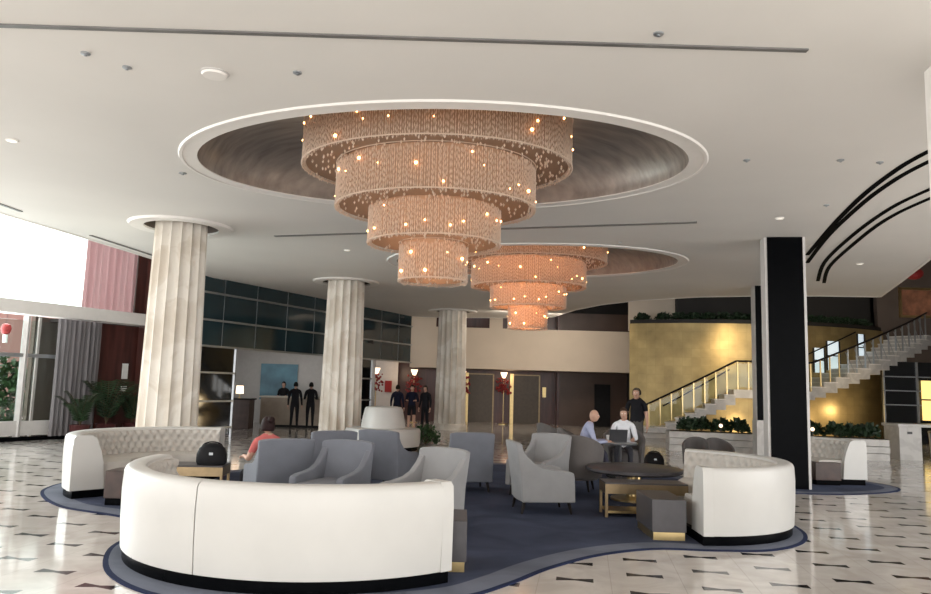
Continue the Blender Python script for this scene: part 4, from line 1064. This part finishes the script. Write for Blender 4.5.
# ------------------------------------------------------------------ people
def person(name_label, loc, face, pose, shirt, trousers, hairc, hair='short', z=0, shoes=(.02, .02, .02), skin=None, lean=0, sleeves='long', legs='trousers', scale=1.0):
    J = {}
    sit = pose == 'sit'
    hz = .52 if sit else .93
    J['pelvis'] = Vector((0, 0, hz))
    lv = Vector((0, math.sin(lean), math.cos(lean)))
    J['waist'] = J['pelvis']+lv*.14; J['chest'] = J['pelvis']+lv*.34; J['neck0'] = J['pelvis']+lv*.50
    J['neck1'] = J['neck0']+Vector((0, math.sin(lean*1.2)*.09, .09)); head = J['neck1']+Vector((0, .03+.05*lean, .095))
    for s_, n_ in ((-1, 'l'), (1, 'r')):
        J['sh'+n_] = J['neck0']+Vector((s_*.175, 0, -.04))
        if sit:
            J['el'+n_] = J['sh'+n_]+Vector((s_*.07, .10, -.26)); J['wr'+n_] = J['el'+n_]+Vector((-s_*.06, .24, .02)); hd = Vector((-s_*.1, .95, -.1)).normalized()
            J['hip'+n_] = J['pelvis']+Vector((s_*.09, .02, -.02)); J['kn'+n_] = Vector((s_*.13, .46, .50)); J['an'+n_] = Vector((s_*.13, .50, .09)); J['to'+n_] = Vector((s_*.15, .66, .04))
        else:
            J['el'+n_] = J['sh'+n_]+Vector((s_*.06, -.02, -.28)); J['wr'+n_] = J['el'+n_]+Vector((s_*.02, .08, -.24)); hd = Vector((0, .15, -1)).normalized()
            if pose == 'carry': J['wr'+n_] = J['el'+n_]+Vector((-s_*.05, .22, .05)); hd = Vector((-s_*.4, .9, .05)).normalized()
            J['hip'+n_] = J['pelvis']+Vector((s_*.09, 0, -.03)); J['kn'+n_] = Vector((s_*.10, .02, .49)); J['an'+n_] = Vector((s_*.11, -.02+.05*s_, .09)); J['to'+n_] = Vector((s_*.14, .13+.05*s_, .035))
        J['ha'+n_] = J['wr'+n_]+hd*.07
        side = Vector((1, 0, 0)) if abs(hd.x) < .7 else Vector((0, 1, 0))
        if pose in ('sit', 'carry'): pal = Vector((0, 0, -1))
        else: side = Vector((0, 1, 0)); pal = Vector((-s_, 0, 0))
        for fi, (o_, L_) in enumerate(((-.03, .062), (-.01, .074), (.01, .07), (.03, .055))):
            b_ = J['ha'+n_]+side*o_+hd*.02; J['f%d0%s' % (fi, n_)] = b_; J['f%d1%s' % (fi, n_)] = b_+hd*L_*.5+pal*.006; J['f%d2%s' % (fi, n_)] = b_+hd*L_*.85+pal*.03
        b_ = J['wr'+n_]+hd*.035+side*(-.03 if sit or pose == 'carry' else .03)*(1 if n_ == 'r' or not sit else -1)
        J['t0'+n_] = b_; J['t1'+n_] = b_+hd*.03+(b_-J['wr'+n_]-hd*.035)*.8+pal*.015
    RAD = {'pelvis': .135, 'waist': .12, 'chest': .145, 'neck0': .085, 'neck1': .052}
    for n_ in 'lr':
        RAD.update({'sh'+n_: .07, 'el'+n_: .045, 'wr'+n_: .028, 'ha'+n_: .034, 'hip'+n_: .095, 'kn'+n_: .062, 'an'+n_: .042, 'to'+n_: .035, 't0'+n_: .012, 't1'+n_: .009})
        for fi in range(4): RAD.update({'f%d0%s' % (fi, n_): .010, 'f%d1%s' % (fi, n_): .0085, 'f%d2%s' % (fi, n_): .0075})
    E = [('pelvis', 'waist'), ('waist', 'chest'), ('chest', 'neck0'), ('neck0', 'neck1')]
    for n_ in 'lr':
        E += [('chest' if False else 'neck0', 'sh'+n_), ('sh'+n_, 'el'+n_), ('el'+n_, 'wr'+n_), ('wr'+n_, 'ha'+n_), ('pelvis', 'hip'+n_), ('hip'+n_, 'kn'+n_), ('kn'+n_, 'an'+n_), ('an'+n_, 'to'+n_)]
    names = [k for k in J if not (k[0] == 'f' and k[1].isdigit()) and not (k[0] == 't' and k[1] in '01')]
    ix = {k: i for i, k in enumerate(names)}
    me = bpy.data.meshes.new('tmp'); me.from_pydata([J[k] for k in names], [(ix[p], ix[q]) for p, q in E], [])
    o = bpy.data.objects.new('tmp', me); COL.objects.link(o)
    md = o.modifiers.new('skin', 'SKIN'); md.use_smooth_shade = True
    for k in names:
        sv = me.skin_vertices[0].data[ix[k]]; r_ = RAD[k]; sv.radius = (r_, r_)
        if k in ('pelvis', 'waist', 'chest'): sv.radius = (r_*1.15, r_*.85)
        sv.use_root = (k == 'pelvis')
    sb = o.modifiers.new('sub', 'SUBSURF'); sb.levels = 2; sb.render_levels = 2
    dg = bpy.context.evaluated_depsgraph_get(); ev = o.evaluated_get(dg); m2 = bpy.data.meshes.new_from_object(ev)
    vs = [v.co.copy() for v in m2.vertices]; fs = [tuple(p.vertices) for p in m2.polygons]
    bpy.data.objects.remove(o)
    segs = [(J[p], J[q], p, q) for p, q in E]
    def cls(c):
        best = None
        for p, q, a_, b_ in segs:
            d_ = q-p; t_ = max(0, min(1, (c-p).dot(d_)/d_.length_squared)); dist = (c-(p+d_*t_)).length-(RAD[a_]*(1-t_)+RAD[b_]*t_)*1.05
            if best is None or dist < best[0]: best = (dist, a_, b_, t_)
        _, a_, b_, t_ = best
        if b_[:2] in ('wr',): return 1 if (sleeves == 'long' and t_ < .92) else 0
        if b_[:2] == 'el': return 1 if (sleeves != 'short' or t_ < .6) else 0
        if b_[:2] == 'ha': return 0
        if b_ == 'neck1': return 0 if t_ > .25 else 1
        if b_[:2] == 'to': return 3
        if b_[:2] == 'an': return 3 if t_ > .95 else (2 if legs == 'trousers' else 0)
        if b_[:2] == 'kn': return 2 if (legs == 'trousers' or t_ < .75) else 0
        if b_[:3] == 'hip': return 2
        if a_ == 'pelvis': return 2 if t_ < .2 else 1
        return 1
    d = MB()
    cs = [cls(sum((vs[i] for i in f_), Vector())/len(f_)) for f_ in fs]
    d.v = [tuple(v) for v in vs]; d.f = fs; d.m = cs
    for n_ in 'lr':
        for fi in range(4): d.tube([J['ha'+n_].lerp(J['f%d0%s' % (fi, n_)], .5), J['f%d0%s' % (fi, n_)], J['f%d1%s' % (fi, n_)], J['f%d2%s' % (fi, n_)]], [.010, .0095, .0085, .0065], 6, 0)
        d.tube([J['wr'+n_].lerp(J['t0'+n_], .6), J['t0'+n_], J['t1'+n_]], [.013, .011, .008], 6, 0)
    # head with face
    n, m_ = 24, 18; hv = []
    for i in range(m_+1):
        t_ = -PI/2+PI*i/m_
        for k in range(n):
            ph = 2*PI*k/n; x_, y_, z_ = math.cos(t_)*math.cos(ph), math.cos(t_)*math.sin(ph), math.sin(t_)
            X_ = .071*x_*(1-.18*max(0, -z_)); Y_ = .088*y_; Z_ = .112*z_
            if y_ > .3:
                Y_ += .024*math.exp(-(x_/.16)**2-((z_+.12)/.16)**2)   # nose
                Y_ -= .010*math.exp(-((abs(x_)-.4)/.16)**2-((z_-.1)/.13)**2)   # eye sockets
                Y_ += .007*math.exp(-(x_/.3)**2-((z_+.45)/.09)**2) + .010*math.exp(-(x_/.3)**2-((z_+.85)/.2)**2)
            hv.append((head.x+X_, head.y+Y_, head.z+Z_))
    d.add(hv, [(i*n+k, i*n+(k+1) % n, (i+1)*n+(k+1) % n, (i+1)*n+k) for i in range(m_) for k in range(n)], 0)
    for s_ in (-1, 1):
        d.ball((head.x+s_*.074, head.y-.005, head.z-.008), (.012, .02, .03), 8, 6, 0)
        d.ball((head.x+s_*.028, head.y+.077, head.z+.012), (.012, .009, .008), 8, 6, 4)
    d.box(head.x-.022, head.x+.022, head.y+.084, head.y+.09, head.z-.057, head.z-.051, 5)
    t = thing('person', name_label, 'person', (*loc, z), F(face)); t.scale = (scale*.96,)*3
    sk = M['skin']
    mk = lambda nm, c: mat(nm, c, .85, var=.08, scale=12, spec=.12)
    body = d.build('body', [sk, mk('shirt', shirt), mk('trousers', trousers), mk('shoes', shoes), M['paper'], M['redflower']], t, smooth=True, angle=70)
    if hair:
        h = MB(); hv = []; n, m_ = 24, 12
        for i in range(m_+1):
            t_ = PI/2-(PI*.62)*i/m_
            for k in range(n):
                ph = 2*PI*k/n; x_, y_ = math.cos(t_)*math.cos(ph), math.cos(t_)*math.sin(ph); z_ = math.sin(t_)
                if y_ > .35: z_ = max(z_, .42)
                g = .006 if hair == 'short' else .02
                yy = y_ if z_ > .45 or y_ < .35 else .35
                hv.append((head.x+(.078+g)*x_, head.y-.004+(.094+g)*yy, head.z+.004+(.12+g)*z_*(1 if hair == 'short' or z_ > -.1 else 1.5)))
        h.add(hv, [(i*n+k, i*n+(k+1) % n, (i+1)*n+(k+1) % n, (i+1)*n+k) for i in range(m_) for k in range(n)])
        if hair == 'bun': h.ball((head.x, head.y-.1, head.z+.09), .05, 12, 8)
        h.build('hair', mat('hair', hairc, .6, var=.3, scale=60, spec=.12), t, smooth=True, angle=80, solid=.006)
    return t
DK = (.015, .015, .018)
person('seated woman with dark hair and pink top in the left grey lounge chair', (-2.50, 9.72), 132, 'sit', (.55, .15, .14), DK, (.02, .01, .01), 'bun', z=-.02, sleeves='short', lean=.0, scale=.90)
person('seated bald man in lilac shirt leaning over the cafe table', (2.18, 13.78), -8, 'sit', (.42, .45, .62), (.05, .05, .07), (.1, .08, .06), None, z=0, lean=.35)
person('seated man in white shirt facing the camera behind the laptop', (3.13, 14.52), 258, 'sit', (.80, .81, .85), (.05, .05, .06), (.05, .03, .02), 'short', z=0, lean=.12)
person('standing man in black short-sleeved shirt at the foot of the stairs', (3.86, 16.6), 250, 'stand', DK, (.10, .095, .09), (.10, .08, .06), 'short', sleeves='short', scale=1.0)
person('standing person in black just behind the man in the short-sleeved shirt', (4.28, 18.2), 200, 'stand', DK, DK, (.02, .015, .01), 'short')
person('standing person in dark clothes before the reception desk, left of the pair', (-5.68, 25.35), 95, 'stand', DK, DK, (.01, .01, .01), 'short', scale=.95)
person('standing person in dark clothes before the reception desk, right of the pair', (-5.25, 25.85), 110, 'carry', DK, DK, (.01, .01, .01), 'short', scale=.95)
person('receptionist in a dark jacket standing behind the desk', (-6.62, 27.6), 265, 'carry', DK, DK, (.01, .01, .01), 'short', scale=.95)
person('standing person in dark navy coat, leftmost of the group near the far column', (-2.28, 26.1), 80, 'stand', (.012, .014, .03), DK, (.02, .015, .01), 'short', scale=.95)
person('standing person in dark skirt with bare calves, middle of the group near the far column', (-1.78, 26.3), 265, 'carry', (.012, .014, .03), DK, (.02, .015, .01), 'bun', legs='skirt', scale=.95)
person('standing person in black, rightmost of the group near the far column', (-1.3, 26.2), 240, 'stand', DK, DK, (.02, .015, .01), 'short', scale=.95)
